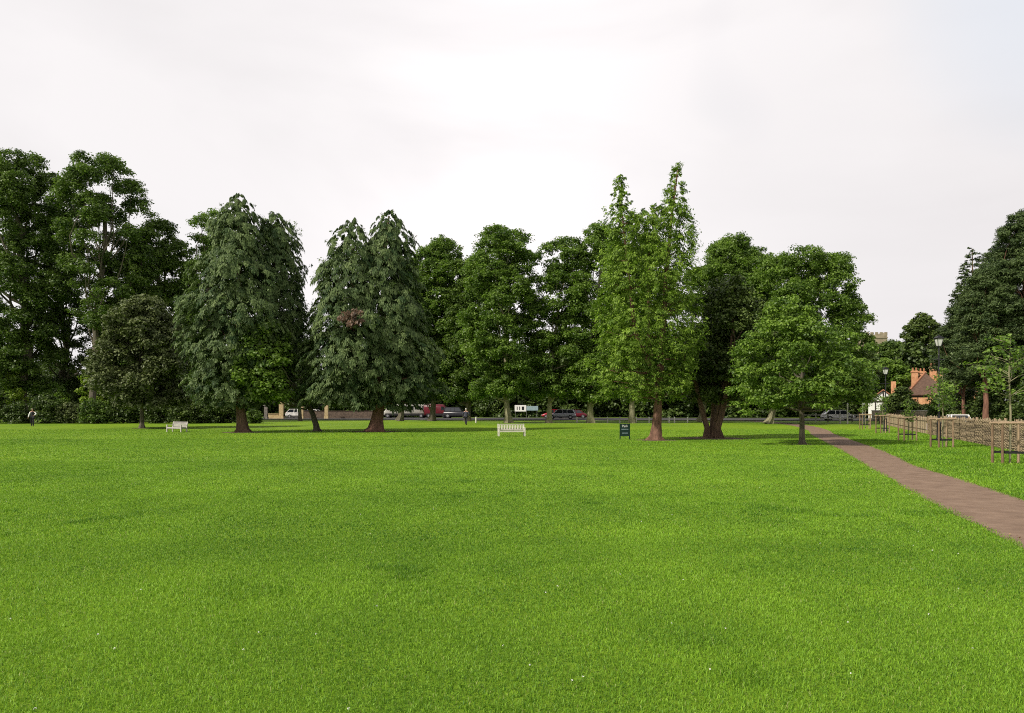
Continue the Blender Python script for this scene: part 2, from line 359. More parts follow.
def leaf_cloud(rng, C, Rc, k, size, squash=.65, up=.45, tvar=.28, asp=(.5, .8)):
    """broadleaf clumps round centres C"""
    n = len(C); k = int(k)
    d = unit(rng.normal(size=(n * k, 3))); d[:, 2] = np.where(rng.rand(n * k) < up, np.abs(d[:, 2]), d[:, 2])
    rad = rng.rand(n * k) ** .45
    Rr = np.repeat(Rc, k)[:, None]
    P = np.repeat(C, k, 0) + d * Rr * rad[:, None] * np.array([1, 1, squash])
    nrm = unit(d * .6 + np.array([0, 0, .65]) + rng.normal(0, .5, (n * k, 3)))
    D = rng.normal(size=(n * k, 3)) + d * .5 - np.array([0, 0, .3]); D -= nrm * (D * nrm).sum(1, keepdims=True)
    Ln = size * rng.uniform(.7, 1.35, n * k)
    V, Fc = diamonds(P, D, nrm, Ln, Ln * rng.uniform(*asp, n * k))
    t = np.clip(np.repeat(rng.normal(.5, tvar * .7, n), k) + rng.normal(0, tvar * .6, n * k), 0, 1)
    return V, Fc, t

def frond_cloud(rng, C, O, Rf, k, size, droop=1.0, tvar=.2):
    """drooping conifer sprays hanging from points C and reaching out along O"""
    n = len(C); k = int(k); T = rng.rand(n * k) ** .8
    Or = np.repeat(O, k, 0); Rr = np.repeat(Rf, k)[:, None]; droop = np.repeat(np.broadcast_to(droop, n), k)
    S = np.cross(Or, [0, 0, 1.]); S = unit(S)
    lat = rng.normal(0, 1, n * k) * .27 * (1.15 - T * .7)
    t_ = T[:, None]
    P = np.repeat(C, k, 0) + Or * Rr * (t_ * .95 - .35) + S * Rr * lat[:, None]
    P[:, 2] += (Rr[:, 0]) * (.22 * T - droop * .85 * T ** 2 - .35 * lat ** 2) + rng.normal(0, .07, n * k) * Rr[:, 0]
    D = Or * (.75 - .3 * droop)[:, None] + S * (lat[:, None] * .8) + rng.normal(0, .22, (n * k, 3)); D[:, 2] -= droop * (.25 + T * .9)
    nrm = Or * .8 + np.array([0, 0, .7]) + rng.normal(0, .35, (n * k, 3))
    Ln = size * rng.uniform(.7, 1.4, n * k)
    V, Fc = diamonds(P, D, nrm, Ln, Ln * rng.uniform(.26, .42, n * k))
    t = np.clip(np.repeat(rng.normal(.45, tvar, n), k) + rng.normal(0, tvar * .7, n * k), 0, 1)
    return V, Fc, t

def join(parts):
    V = []; Fs = []; T = []; b = 0
    for v, f, t in parts:
        V.append(v); Fs.append(f + b); T.append(t); b += len(v)
    return np.concatenate(V), np.concatenate(Fs), np.concatenate(T)

class Prof:
    """a leader of a crown: rows (z, cx, r) about a leaning axis"""
    def __init__(s, rows, cy=0, dep=1):
        r = np.array(sorted(rows), float); s.z, s.cx, s.r = r[:, 0], r[:, 1], r[:, 2]; s.cy = cy; s.dep = dep
        d = np.linspace(s.z[0], s.z[-1], 60); s.w = np.interp(d, s.z, s.r) + .22; s.zs = d; s.w /= s.w.sum()
        s.area = np.trapezoid(np.interp(d, s.z, s.r), d) if hasattr(np, 'trapezoid') else np.trapz(np.interp(d, s.z, s.r), d)
    def at(s, z): return np.interp(z, s.z, s.cx), np.interp(z, s.z, s.r)
    def inside(s, P, k=.7):
        cx, r = s.at(P[:, 2]); q = ((P[:, 0] - cx) ** 2 + ((P[:, 1] - s.cy) / s.dep) ** 2) < (r * k) ** 2
        return q & (P[:, 2] > s.z[0]) & (P[:, 2] < s.z[-1])
def px_prof(Y, x0, rows, cy=0, dep=1):
    """rows (photo row, left, right) -> Prof in the tree's own metres"""
    return Prof([(gz(y, Y), gx((l + r) / 2, Y) - gx(x0, Y), (r - l) / 2 / F * Y) for y, l, r in rows], cy, dep)

def trunk_mesh(rng, pts, rads, n=12, flare=.5):
    m = MB(); m.tube(pts, rads, n, flare=flare, seed=rng.rand() * 6); return m

def conifer_crown(rng, profs, dens, Rf, k, size, droop=1, inner=.25, rough=.16, tuft=None):
    Cs, Os, Rs = [], [], []
    for p in profs:
        n = int(dens * p.area * 2 * math.pi)
        z = rng.choice(p.zs, n, p=p.w) + rng.uniform(-.2, .2, n)
        th = rng.uniform(0, 2 * math.pi, n); cx, r = p.at(z)
        ph = rng.uniform(0, 6.28, 4)
        wob = 1 + rough * (np.sin(3 * th + ph[0] + z * .6) * .5 + np.sin(5 * th + ph[1] - z * 1.1) * .4 + np.sin(2.1 * z + ph[2] + th) * .5)
        isin = rng.rand(n) < inner
        fr = np.where(isin, rng.uniform(.25, .72, n), rng.uniform(.78, 1.0, n))
        rr = np.maximum(r * wob * fr - Rf * .3 * (fr > .76) * np.clip(r / 3 - .3, 0, 1), 0)
        C = np.c_[cx + np.cos(th) * rr, p.cy + np.sin(th) * rr * p.dep, z]
        O = np.c_[np.cos(th), np.sin(th), np.zeros(n)]; O = unit(O + rng.normal(0, .25, O.shape) * [1, 1, .4])
        keep = np.ones(n, bool)
        for q in profs:
            if q is not p: keep &= ~q.inside(C, .62)
        s = np.clip(r / (p.r.max() * .6), .24, 1.0)
        Cs.append(C[keep]); Os.append(O[keep]); Rs.append((Rf * s * rng.uniform(.7, 1.3, n))[keep])
    C, O, Rr = np.concatenate(Cs), np.concatenate(Os), np.concatenate(Rs)
    zt = (C[:, 2] - C[:, 2].min()) / np.ptp(C[:, 2])
    out = [frond_cloud(rng, C, O, Rr, k, size, droop * (.7 + .4 * zt))]
    if tuft:                                  # short dense tufts between the sprays: share, radius, leaves, size
        j = rng.rand(len(C)) < tuft[0]; Cj = C[j] + O[j] * Rr[j][:, None] * .45 + rng.normal(0, .1, (j.sum(), 3))
        out.append(leaf_cloud(rng, Cj, tuft[1] * rng.uniform(.6, 1.3, len(Cj)) * np.clip(Rr[j] / Rf, .6, 1.1), tuft[2], tuft[3], .85, asp=(.3, .5)))
    return join(out), C

def broad_lobes(rng, profs, nl, lobe=(.26, .42), edge=.5):
    L_ = []
    A = np.array([p.area for p in profs]); A /= A.sum()
    for p, n in zip(profs, np.maximum(3, np.round(A * nl)).astype(int)):
        cw = np.cumsum(p.w); th0 = rng.uniform(0, 6.283)
        for i in range(n):
            z = np.interp((i + rng.rand()) / n, cw, p.zs); cx, r = p.at(z)
            rl = rng.uniform(*lobe) * p.r.max(); rl = min(rl, r * .9 + .25)
            hi = p.z[-1] - rl * .55; lo = p.z[0] + rl * .4; z = min(max(z, lo), hi); cx, r = p.at(z)
            th = th0 + i * 2.39996 + rng.normal() * .25
            if rng.rand() < .22: rr = r * .5 * rng.rand()
            else: rr = max(r - rl * .72, 0) * rng.uniform(.8, 1.05)
            L_.append((cx + math.cos(th) * rr, p.cy + math.sin(th) * rr * p.dep, z, rl))
    return np.array(L_)
def broad_crown(rng, lobes, cpl, cr, k, size, squash=.65, over=.62, low=-.45, asp=(.5, .8)):
    C, Rr = [], []
    for i, (x, y, z, rl) in enumerate(lobes):
        n = max(4, int(cpl * rl * rl)); d = unit(rng.normal(size=(n * 2, 3))); d = d[d[:, 2] > low][:n]
        fr = rng.uniform(.62, 1.05, len(d))[:, None]
        P = np.array([x, y, z]) + d * rl * fr * [1, 1, .8]
        keep = np.ones(len(P), bool)
        for j, (a, b, c, q) in enumerate(lobes):
            if j != i: keep &= (((P[:, 0] - a) ** 2 + (P[:, 1] - b) ** 2 + ((P[:, 2] - c) / .8) ** 2) > (q * over) ** 2)
        C.append(P[keep]); Rr.append(rng.uniform(.65, 1.3, keep.sum()) * cr)
    return leaf_cloud(rng, np.concatenate(C), np.concatenate(Rr), k, size, squash, asp=asp)

def limb(m, rng, a, b, r0, r1, n=5, sag=.12):
    a, b = Vector(a), Vector(b); d = (b - a).length; pts = []
    o = Vector((rng.normal() * .1, rng.normal() * .1, -sag)) * d
    for i in range(n + 1):
        t = i / n; pts.append(a.lerp(b, t) + o * math.sin(t * math.pi) + Vector(rng.normal(size=3)) * d * .012 * (0 < i < n))
    m.tube(pts, [r0 + (r1 - r0) * (i / n) for i in range(n + 1)], 6)

def crown_obj(parts, mat_, parent, name='crown'):
    V, Fc, t = join(parts); return link(name, np_mesh(name, V, Fc, t), mat_, parent)

def broad_tree(seed, name, label, X, Y, profs, leaf, bark, tr=(.35, .12), top=None, nl=40, lobe=(.26, .42), cpl=10, cr=.75, k=60, size=.3, squash=.65,
               lean=0, group=None, over=.62, low=-.45, limbs=None, fork=None, edge=.5, trunk_x=0, lean_pts=None, asp=(.5, .8)):
    rng = np.random.RandomState(seed)
    root = empty(name, (X, Y, 0), label=label, cat='tree', group=group)
    lobes = broad_lobes(rng, profs, nl, lobe, edge)
    crown_obj([broad_crown(rng, lobes, cpl, cr, k, size, squash, over, low, asp)], leaf, root)
    p = profs[0]; zt = top or (p.z[0] + (p.z[-1] - p.z[0]) * .75)
    n = 11; pts, rd = [], []
    for i in range(n + 1):
        t = i / n; z = -.05 + zt * t ** 1.3; cx, _ = p.at(z)
        x = trunk_x * (1 - t) + cx * t if not lean_pts else np.interp(z, lean_pts[0], lean_pts[1])
        pts.append((x + rng.normal() * .06 * tr[0] * i, rng.normal() * .05 * tr[0] * i, z))
        rd.append((tr[0] + (tr[1] - tr[0]) * t) * (1 + .45 * math.exp(-i * 1.5)))
    m = trunk_mesh(rng, pts, rd, 12, .5)
    T = np.array(pts); order = lobes[np.argsort(-lobes[:, 3])][:limbs or 22]
    for (x, y, z, rl) in order:
        zb = max(p.z[0] * .75, min(z * .68, zt * .9)); tt = np.interp(zb, T[:, 2], np.arange(n + 1))
        b = (np.interp(zb, T[:, 2], T[:, 0]), np.interp(zb, T[:, 2], T[:, 1]), zb)
        r0 = np.interp(zb, T[:, 2], rd) * .5
        limb(m, rng, b, (x, y, z + rl * .3), r0, r0 * .18)
    m.build('trunk', bark, root, smooth=True)
    return root

def cone_tree(seed, name, label, X, Y, profs, leaf, bark, tr, dens=1.6, Rf=.95, k=60, size=.36, droop=1, flare=.9, extra=None, inner=.34, low_limbs=10, top=None, group=None, rough=.16, tuft=None):
    rng = np.random.RandomState(seed)
    root = empty(name, (X, Y, 0), label=label, cat='tree', group=group)
    fr, C = conifer_crown(rng, profs, dens, Rf, k, size, droop, inner, rough, tuft)
    crown_obj([fr], leaf, root)
    p = profs[0]; zt = top or p.z[-1] * .985; n = 12; pts, rd = [], []
    for i in range(n + 1):
        t = i / n; z = -.05 + zt * t ** 1.6; cx, _ = p.at(max(z, p.z[0])); e = min(1, z / p.z[0] * .3) if z < p.z[0] else .3 + .7 * (z - p.z[0]) / (zt - p.z[0])
        pts.append((cx * max(0, e), 0, z)); rd.append(tr[0] * (1 - t) ** .8 + tr[1] * t + tr[0] * flare * math.exp(-i * 1.0))
    m = trunk_mesh(rng, pts, rd, 20, .45)
    for q in profs[1:]:
        z1 = q.z[-1] * .9; cx, _ = q.at(z1); c2, _ = q.at(q.z[0])
        zb = p.z[0] + .6; m.tube([(np.interp(zb, [a[2] for a in pts], [a[0] for a in pts]), 0, zb), (c2 * .8, q.cy * .7, zb + (z1 - zb) * .3), (cx, q.cy, z1)], [tr[0] * .6, tr[0] * .45, tr[1]], 8)
    idx = rng.choice(len(C), min(len(C), 70), replace=False)
    for i in idx:
        c = C[i]; zb = min(max(c[2] - .2, 1.2), zt * .95); near = min(profs, key=lambda q: abs(c[0] - q.at(c[2])[0]) + (9 if c[2] > q.z[-1] else 0))
        if c[2] > near.z[-1] - 2.2 or abs(c[0] - near.at(c[2])[0]) > near.at(c[2])[1] * 1.1: continue
        x0_ = np.interp(zb, [a[2] for a in pts], [a[0] for a in pts]) if near is p or zb < near.z[0] + 2 else near.at(zb)[0]
        limb(m, rng, (x0_, 0 if near is p else near.cy, zb), c, .045, .012, 4, .05)
    m.build('trunk', bark, root, smooth=True)
    return root, rng

# --- the three cypresses
Y = gy(432.3)
t1, rng = cone_tree(11, 'cypress_tree', 'tall dark twin-topped cypress with flared trunk just right of the left bench', gx(243, Y), Y,
    [px_prof(Y, 243, [(195, 234, 243), (203, 226, 251), (220, 213, 263), (250, 204, 273), (280, 194, 282), (305, 186, 286), (330, 182, 286), (362, 188, 280), (390, 190, 272), (404, 205, 262)], 0, 1),
     px_prof(Y, 243, [(206, 262, 270), (213, 255, 279), (230, 248, 289), (258, 245, 293), (300, 246, 298), (340, 250, 296), (368, 245, 288), (388, 255, 276)], 2.0, 1)],
    LM['cypress'], M['brownbark'], (.36, .06), dens=8.2, Rf=.60, k=60, size=.20, rough=.24, droop=1.3, tuft=(.2, .3, 16, .16))
Y = gy(431.6)
t2, rng = cone_tree(12, 'cypress_tree', 'broad blue-green cypress with a brown dead patch high in its crown', gx(375, Y), Y,
    [px_prof(Y, 375, [(212, 384, 394), (219, 375, 403), (240, 364, 411), (270, 357, 415), (305, 350, 425), (340, 345, 434), (370, 342, 440), (392, 348, 438), (405, 358, 420)], .4, 1),
     px_prof(Y, 375, [(223, 349, 357), (231, 341, 366), (255, 327, 382), (285, 318, 392), (320, 310, 400), (355, 302, 404), (385, 300, 400), (402, 308, 390)], -.6, 1)],
    LM['cypress'], M['goldbark'], (.46, .06), dens=8.2, Rf=.62, k=60, size=.205, rough=.24, droop=1.3, tuft=(.2, .3, 16, .16))
n = 34; C = np.c_[rng.uniform(gx(353, Y), gx(374, Y), n) - gx(375, Y), rng.uniform(-5.0, -4.5, n), rng.uniform(gz(331, Y), gz(318, Y), n)]
O = unit(np.c_[rng.normal(0, .5, n), -np.ones(n), rng.normal(0, .3, n)])
crown_obj([frond_cloud(rng, C, O, np.full(n, .5), 20, .22)], LM['brown'], t2, 'dead_foliage')
Y = gy(440.2)
t3, rng = cone_tree(13, 'cypress_tree', 'bright green twin-spired conifer with reddish trunk behind the green notice board', gx(656, Y), Y,
    [px_prof(Y, 656, [(165, 676, 681), (178, 671, 683), (194, 667, 687), (212, 658, 690), (240, 650, 696), (285, 642, 700), (325, 638, 702), (360, 636, 700), (385, 640, 693), (397, 648, 682)], .3, .95),
     px_prof(Y, 656, [(177, 617, 621), (190, 614, 625), (206, 612, 629), (226, 607, 640), (260, 602, 655), (300, 598, 660), (340, 597, 664), (375, 596, 662), (395, 603, 655)], -.2, .95),
     px_prof(Y, 656, [(206, 640, 664), (222, 628, 674), (260, 618, 686), (320, 614, 694), (380, 616, 688), (398, 625, 670)], .6, 1.05)],
    LM['golden'], M['goldbark'], (.26, .03), dens=9.5, Rf=.44, k=26, size=.15, droop=.85, tuft=(.85, .30, 22, .135), rough=.22, inner=.42)

# --- broadleaf trees on the lawn
Y = gy(428.3)
broad_tree(21, 'lawn_tree', 'rounded grey-green small tree with a straight thin trunk left of the left bench', gx(142, Y), Y,
    [px_prof(Y, 142, [(298, 138, 150), (312, 118, 166), (335, 104, 182), (362, 97, 188), (388, 92, 190), (408, 104, 180)])],
    LM['grey'], M['bark'], (.19, .06), nl=46, lobe=(.24, .36), cpl=16, cr=.62, k=60, size=.24)
Y = gy(431.3)
broad_tree(22, 'leaning_tree', 'small tree with a dark forked trunk leaning left beside the broad cypress', gx(317, Y), Y,
    [px_prof(Y, 317, [(330, 272, 292), (345, 256, 306), (365, 250, 310), (385, 250, 308), (402, 262, 304)], -3.6)],
    LM['lime'], M['bark'], (.26, .08), nl=30, lobe=(.26, .4), cpl=16, cr=.6, k=60, size=.24, top=5,
    lean_pts=([0, 1.2, 2, 3, 5], [0, -.25, -.7, -1.5, -2.2]), limbs=14)
Y = gy(438.4)
yroot = broad_tree(23, 'yew_tree', 'very dark spreading yew on a cluster of thick stems right of the twin-spired conifer', gx(712, Y), Y,
    [px_prof(Y, 712, [(282, 715, 745), (296, 702, 762), (318, 694, 775), (350, 684, 790), (385, 684, 785), (402, 692, 765)], .8)],
    LM['yew'], M['brownbark'], (.14, .06), nl=44, lobe=(.22, .40), cpl=24, cr=.50, k=62, size=.16, over=.5, low=-.6, squash=.5)
m = MB(); rng = np.random.RandomState(5)
for dx, dy, tx, r in ((-.34, .05, -1.0, .15), (.36, -.05, .9, .19), (.1, .3, .3, .12)):
    m.tube([(dx, dy, -.03), (dx * .8, dy, .6), (dx * 1.2 + tx * .15, dy * 1.2, 1.6), (dx + tx * .6, dy * 2, 3.2), (dx + tx * 1.6, dy * 4, 5.6)], [r * 1.5, r * 1.05, r, r * .8, r * .3], 10, flare=.5, seed=dx * 9)
m.build('side_stem', M['brownbark'], yroot, smooth=True)
Y = gy(444.5)
broad_tree(24, 'field_maple', 'fresh green low-spreading tree with a slim dark trunk beside the path bend', gx(802, Y), Y,
    [px_prof(Y, 802, [(299, 778, 796), (310, 768, 812), (322, 758, 830), (338, 748, 850), (358, 738, 862), (380, 734, 868), (400, 742, 858)], .3),
     px_prof(Y, 802, [(362, 738, 770), (378, 728, 772), (398, 720, 768), (416, 724, 748)], -.9, .9),
     px_prof(Y, 802, [(330, 838, 856), (350, 832, 872), (375, 838, 880), (396, 848, 874)], -.3, 1),
     px_prof(Y, 802, [(385, 735, 860), (400, 745, 860), (411, 765, 845)], -.4, .9)],
    LM['fresh'], M['bark'], (.145, .06), nl=72, lobe=(.15, .30), cpl=40, cr=.34, k=46, size=.13, top=4.3, over=.45, squash=.5, low=-.3)

# --- the limes in the row beside the road
def lime(seed, label, px, Y, rows, leaf='lime', bark='limebark', tr=(.36, .14), nl=44, name='lime_tree', x0=None, group='lime trees in a row beside the road', **k):
    nl = int(nl * 1.35); rows = [(y, l - 3, r_ + 3) for y, l, r_ in rows]; kw = dict(lobe=(.22, .38), cpl=13, cr=.66, k=64, size=.235, over=.5, limbs=26); kw.update(k)
    return broad_tree(seed, name, label, gx(px, Y), Y, [px_prof(Y, px, rows)], LM[leaf], M[bark], tr, nl=nl, group=group, **kw)
lime(31, 'grey-trunked lime in front of the long white minibus', 400, 98, [(262, 402, 412), (280, 392, 424), (320, 385, 436), (370, 380, 440), (400, 392, 428)], 'dark', 'bark')
lime(32, 'leafy lime whose trunk hides the front of the red van, right of the broad cypress', 432, 98, [(240, 430, 444), (255, 416, 458), (290, 406, 468), (330, 405, 470), (370, 408, 470), (398, 415, 462)], 'lime', 'bark', nl=56)
lime(33, 'tall lime with pale trunk directly behind the bench', 508, 86, [(230, 498, 512), (245, 475, 532), (280, 465, 542), (320, 462, 544), (360, 465, 542), (398, 474, 534)], nl=50, edge=.42)
lime(34, 'slim lime with pale trunk in front of the silver estate car', 549, 86, [(238, 552, 566), (252, 543, 582), (290, 538, 588), (330, 530, 586), (370, 526, 580), (400, 536, 570)], nl=40, edge=.42, tr=(.30, .1))
lime(35, 'lime with thick pale trunk between the silver car and the notice board', 590, 86, [(226, 592, 610), (240, 578, 624), (280, 568, 634), (330, 562, 630), (370, 560, 622), (402, 570, 612)], nl=48)
lime(36, 'lime with yellowish trunk right behind the notice board', 632, 85.5, [(240, 640, 655), (260, 620, 670), (300, 608, 676), (350, 606, 670), (398, 615, 650)], 'dark', nl=44)
lime(37, 'tall lime crown rising behind the dark yew', 700, 92, [(240, 712, 734), (252, 700, 756), (280, 690, 784), (330, 684, 784), (380, 686, 768), (405, 692, 750)], 'lime', nl=56)
lime(38, 'broad lime behind the low-spreading tree, right end of the row', 767, 82, [(256, 796, 828), (266, 768, 840), (290, 742, 847), (318, 738, 858), (345, 740, 862), (385, 742, 864), (405, 750, 848)], 'lime', nl=46, lobe=(.2, .34))
lime(39, 'lime filling the gap between broad cypress and the bench lime', 468, 96, [(262, 462, 472), (285, 446, 486), (320, 440, 494), (370, 440, 496), (402, 450, 486)], 'dark', 'bark', nl=46)

# --- the big trees at the left edge
def big(seed, label, px, Y, rows, leaf='dark', **k):
    kw = dict(lobe=(.18, .34), cpl=11, cr=.76, k=66, size=.25, over=.5, limbs=30, nl=90, group='large trees behind the shrubs'); kw.update(k)
    return broad_tree(seed, 'broadleaf_tree', label, gx(px, Y), Y, [px_prof(Y, px, rows)], LM[leaf], M['bark'], kw.pop('tr', (.55, .2)), **kw)
big(41, 'huge dark tree cut by the left edge of the photo, above the person', 22, 89, [(156, 8, 34), (172, -12, 56), (210, -25, 70), (260, -28, 74), (310, -20, 72), (350, -10, 64), (392, -4, 40)], tr=(.75, .25), nl=100)
big(42, 'tall airy tree with tall bare forking trunk, second from the left edge', 90, 87, [(157, 80, 106), (170, 64, 126), (190, 56, 142), (225, 58, 150), (262, 66, 150), (300, 72, 140), (330, 80, 130)], tr=(.42, .2), nl=50)
big(43, 'dark tree behind the grey-green small tree', 150, 93, [(222, 148, 160), (240, 128, 182), (280, 112, 198), (330, 108, 204), (380, 110, 200), (410, 120, 190)], nl=80)
big(44, 'mid green tree showing behind the left side of the dark twin-topped cypress', 208, 92, [(212, 205, 218), (228, 192, 236), (260, 182, 240), (310, 180, 240), (360, 182, 240), (405, 190, 232)], leaf='lime', nl=60)
big(45, 'ivy-dark tree standing below and left of the tall airy tree', 62, 96, [(250, 50, 70), (290, 40, 84), (340, 42, 90), (380, 45, 95), (408, 48, 95)], leaf='shrub', nl=60)
big(46, 'small dark tree filling behind the grey-green small tree and shrubs', 112, 97, [(300, 104, 120), (330, 92, 135), (370, 88, 140), (412, 92, 140)], leaf='shrub', nl=46)

big(47, 'dark tree in the gap between the twin-topped cypress and the broad cypress', 300, 99, [(328, 294, 306), (350, 284, 316), (385, 280, 318), (402, 284, 314)], leaf='dark', nl=36, tr=(.25, .1))
# --- shrubs
def shrub(seed, label, px, Y, top, half, leaf='shrub', group='shrubs along the left edge of the lawn', k=46, size=.22, z0=.05, dep=.9, name='shrub', nl=14):
    rng = np.random.RandomState(seed); z1 = gz(top, Y)
    root = empty(name, (gx(px, Y), Y, 0), label=label, cat='shrub', group=group)
    r = half / F * Y; p = Prof([(z0, 0, r * .85), (z1 * .45, 0, r), (z1 * .8, 0, r * .75), (z1, 0, r * .25)], 0, dep)
    lobes = broad_lobes(rng, [p], nl, (.34, .55), .5)
    crown_obj([broad_crown(rng, lobes, 16, .5, k, size, .7, .5, -.8)], LM[leaf], root, 'foliage')
    m = MB()
    for i in range(6):
        l = lobes[i]; limb(m, rng, (rng.normal() * .15, rng.normal() * .15, -.03), l[:3], .05, .015, 4, 0)
    m.build('stem', M['bark'], root, smooth=True); return root
D = [(-8, 84, 392, 16, 'shrub', 'dark shrub at the very left edge of the photo'), (14, 88, 372, 15, 'bright', 'bright yellow-green shrub above the left-edge shrub'),
     (16, 83.5, 403, 13, 'shrub', 'low dark shrub immediately left of the person'), (48, 84, 398, 15, 'shrub', 'dark shrub immediately right of the person'),
     (58, 88, 384, 13, 'lime', 'mid green shrub behind the person and to the right'), (72, 84, 404, 12, 'grey', 'low greyish shrub two along from the person'),
     (90, 88, 372, 13, 'bright', 'brightest yellow-green shrub left of the grey-green small tree'), (96, 83.5, 401, 16, 'dark', 'rounded shrub with pale branch left of the grey-green small tree trunk'),
     (122, 84.5, 400, 14, 'shrub', 'dark shrub just left of the thin straight trunk'), (136, 86, 400, 8, 'lime', 'small light green shrub right behind the thin straight trunk'),
     (158, 85, 398, 16, 'shrub', 'dark shrub right of the thin straight trunk'), (182, 84, 402, 15, 'yew', 'blackish shrub behind the left bench'),
     (206, 85, 400, 15, 'shrub', 'dark shrub between left bench and twin-topped cypress'), (228, 86, 398, 14, 'yew', 'dark shrub behind the twin-topped cypress trunk'),
     (253, 84, 411, 8, 'dark', 'low rounded shrub just right of the twin-topped cypress trunk')]
for i, (px, Y, top, hf, lf, lb) in enumerate(D): shrub(60 + i, lb, px, Y, top, hf, lf)

# --- dark wood beyond the road (one mass) 
rng = np.random.RandomState(77); parts = []
for i in range(110):
    X = -150 + (i % 55) * 4.4 + rng.normal() * 1.5
    if X > 78: continue
    Yb = redge(X) + 34 + rng.uniform(0, 8) + 10 * (i // 55); h = rng.uniform(13, 17) if -58 < X < 40 else rng.uniform(9, 13); r = rng.uniform(3.4, 5.0)
    if i >= 55: h *= .55
    p = Prof([(-.6, X, r * .95), (h * .3, X, r), (h * .7, X, r * .8), (h, X, r * .2)], Yb, .8)
    parts.append(broad_crown(rng, broad_lobes(rng, [p], 22, (.32, .5), .5), 5, 1.15, 44, .6, .7, .5, -.8))
wd = crown_obj(parts, LM['shrub'], None, 'woodland'); wd.location.z = float(G(130)); tag(wd, 'dark woodland beyond the road behind the limes', 'woodland', kind='stuff')

# --- right side: trees behind the fence and round the houses
def farb(seed, name, label, px, Y, rows, leaf, nl=50, bark='bark', tr=(.35, .1), cat='tree', **k):
    kw = dict(lobe=(.24, .38), cpl=8, cr=.8, k=56, size=.38, over=.5, limbs=14); kw.update(k)
    return broad_tree(seed, name, label, gx(px, Y), Y, [px_prof(Y, px, rows)], LM[leaf], M[bark], tr, nl=nl, **kw)
farb(81, 'distant_tree', 'far dark round-topped tree behind the brick house chimneys', 920, 165, [(316, 915, 930), (328, 906, 944), (350, 903, 950), (385, 905, 952), (405, 908, 948)], 'yew', 60, size=.5, cr=1.0, cpl=6)
farb(82, 'distant_tree', 'far tree low on the skyline between church tower and dark round-topped tree', 890, 180, [(343, 886, 898), (352, 876, 908), (375, 870, 914), (405, 872, 912)], 'dark', 40, size=.6, cr=1.1, cpl=5)
farb(83, 'garden_tree', 'mid green garden tree left of the brick house above the white gable', 886, 128, [(362, 884, 896), (372, 872, 905), (386, 866, 908), (396, 868, 904)], 'fresh', 36, size=.38)
farb(84, 'garden_tree', 'dark tree behind the rail fence, right of the low-spreading tree', 860, 124, [(352, 850, 866), (368, 838, 876), (392, 834, 880), (412, 838, 874)], 'shrub', 40)
farb(85, 'garden_conifer', 'low dark spreading conifer in front of the brick house', 902, 97, [(390, 899, 904), (396, 893, 909), (403, 886, 914), (411, 882, 918)], 'yew', 34, size=.25, cr=.5, cpl=16, tr=(.14, .05))
farb(86, 'garden_tree', 'garden tree right of the street lamp in front of the brick house', 956, 100, [(352, 950, 958), (368, 944, 968), (388, 942, 970), (408, 944, 966)], 'pine', 50, size=.3, cr=.6, cpl=12)
# pines
def pine(seed, label, px, Y, rows, tr=(.28, .08), bark='redbark', leaf='pine', name='pine_tree', nl=70, **k):
    kw = dict(lobe=(.18, .32), cpl=16, cr=.58, k=110, size=.28, over=.45, limbs=24, squash=.5, asp=(.18, .32), group='pines beyond the side road'); kw.update(k)
    return broad_tree(seed, name, label, gx(px, Y), Y, [px_prof(Y, px, rows)], LM[leaf], M[bark], tr, nl=nl, **kw)
pine(91, 'tallest pine, cut by the right edge of the photo', 1022, 72, [(213, 1018, 1032), (235, 1000, 1050), (270, 988, 1064), (310, 980, 1070), (350, 982, 1068), (385, 990, 1055)], nl=110)
pine(92, 'pine with reddish trunk standing left of the tallest pine', 986, 71, [(268, 982, 996), (290, 966, 1010), (320, 956, 1018), (350, 954, 1016), (375, 962, 1006)], nl=80)
pine(93, 'pine with slim reddish trunk nearest the brick house', 964, 80, [(300, 958, 972), (318, 946, 984), (345, 938, 990), (370, 938, 988), (388, 944, 980)], nl=70, tr=(.2, .07))
pine(97, 'pine filling the slope of crowns between the spruce spires and the tallest pine', 1000, 78, [(246, 992, 1004), (262, 984, 1014), (300, 968, 1020), (345, 962, 1022), (385, 968, 1014)], nl=90)
cone_tree(94, 'spruce_tree', 'narrow dark spruce spire poking above the pines', gx(972, 92), 92, [px_prof(92, 972, [(246, 971, 973), (262, 965, 980), (290, 960, 986), (340, 954, 990), (390, 950, 992)], 0, 1)], LM['pine'], M['brownbark'], (.25, .05), dens=3.2, Rf=.75, k=40, size=.26, droop=.2, rough=.3, tuft=(.7, .4, 20, .24))
cone_tree(95, 'spruce_tree', 'shorter dark spruce spire left of the taller spire', gx(961, 96), 96, [px_prof(96, 961, [(280, 960, 962), (294, 954, 968), (320, 949, 974), (390, 944, 978)], 0, 1)], LM['pine'], M['brownbark'], (.22, .05), dens=3.2, Rf=.75, k=40, size=.26, droop=.2, rough=.3, tuft=(.7, .4, 20, .24))
for i, (px, Y, top, hf, lf, lb) in enumerate([(944, 88, 397, 16, 'dark', 'hedge shrub beyond the side road below the street lamp'), (966, 82, 390, 17, 'yew', 'dark hedge shrub behind the slim reddish trunk'),
      (988, 76, 384, 18, 'shrub', 'dark hedge shrub under the pine left of the right edge'), (1010, 71, 378, 20, 'yew', 'blackish hedge shrub behind the nearest tree guard'), (1038, 66, 374, 24, 'shrub', 'dark hedge shrub cut by the right edge of the photo'),
      (925, 98, 407, 14, 'shrub', 'low dark hedge shrub below the brick house')]):
    shrub(110 + i, lb, px, Y, top, hf, lf, 'hedge shrubs beyond the side road', nl=18)

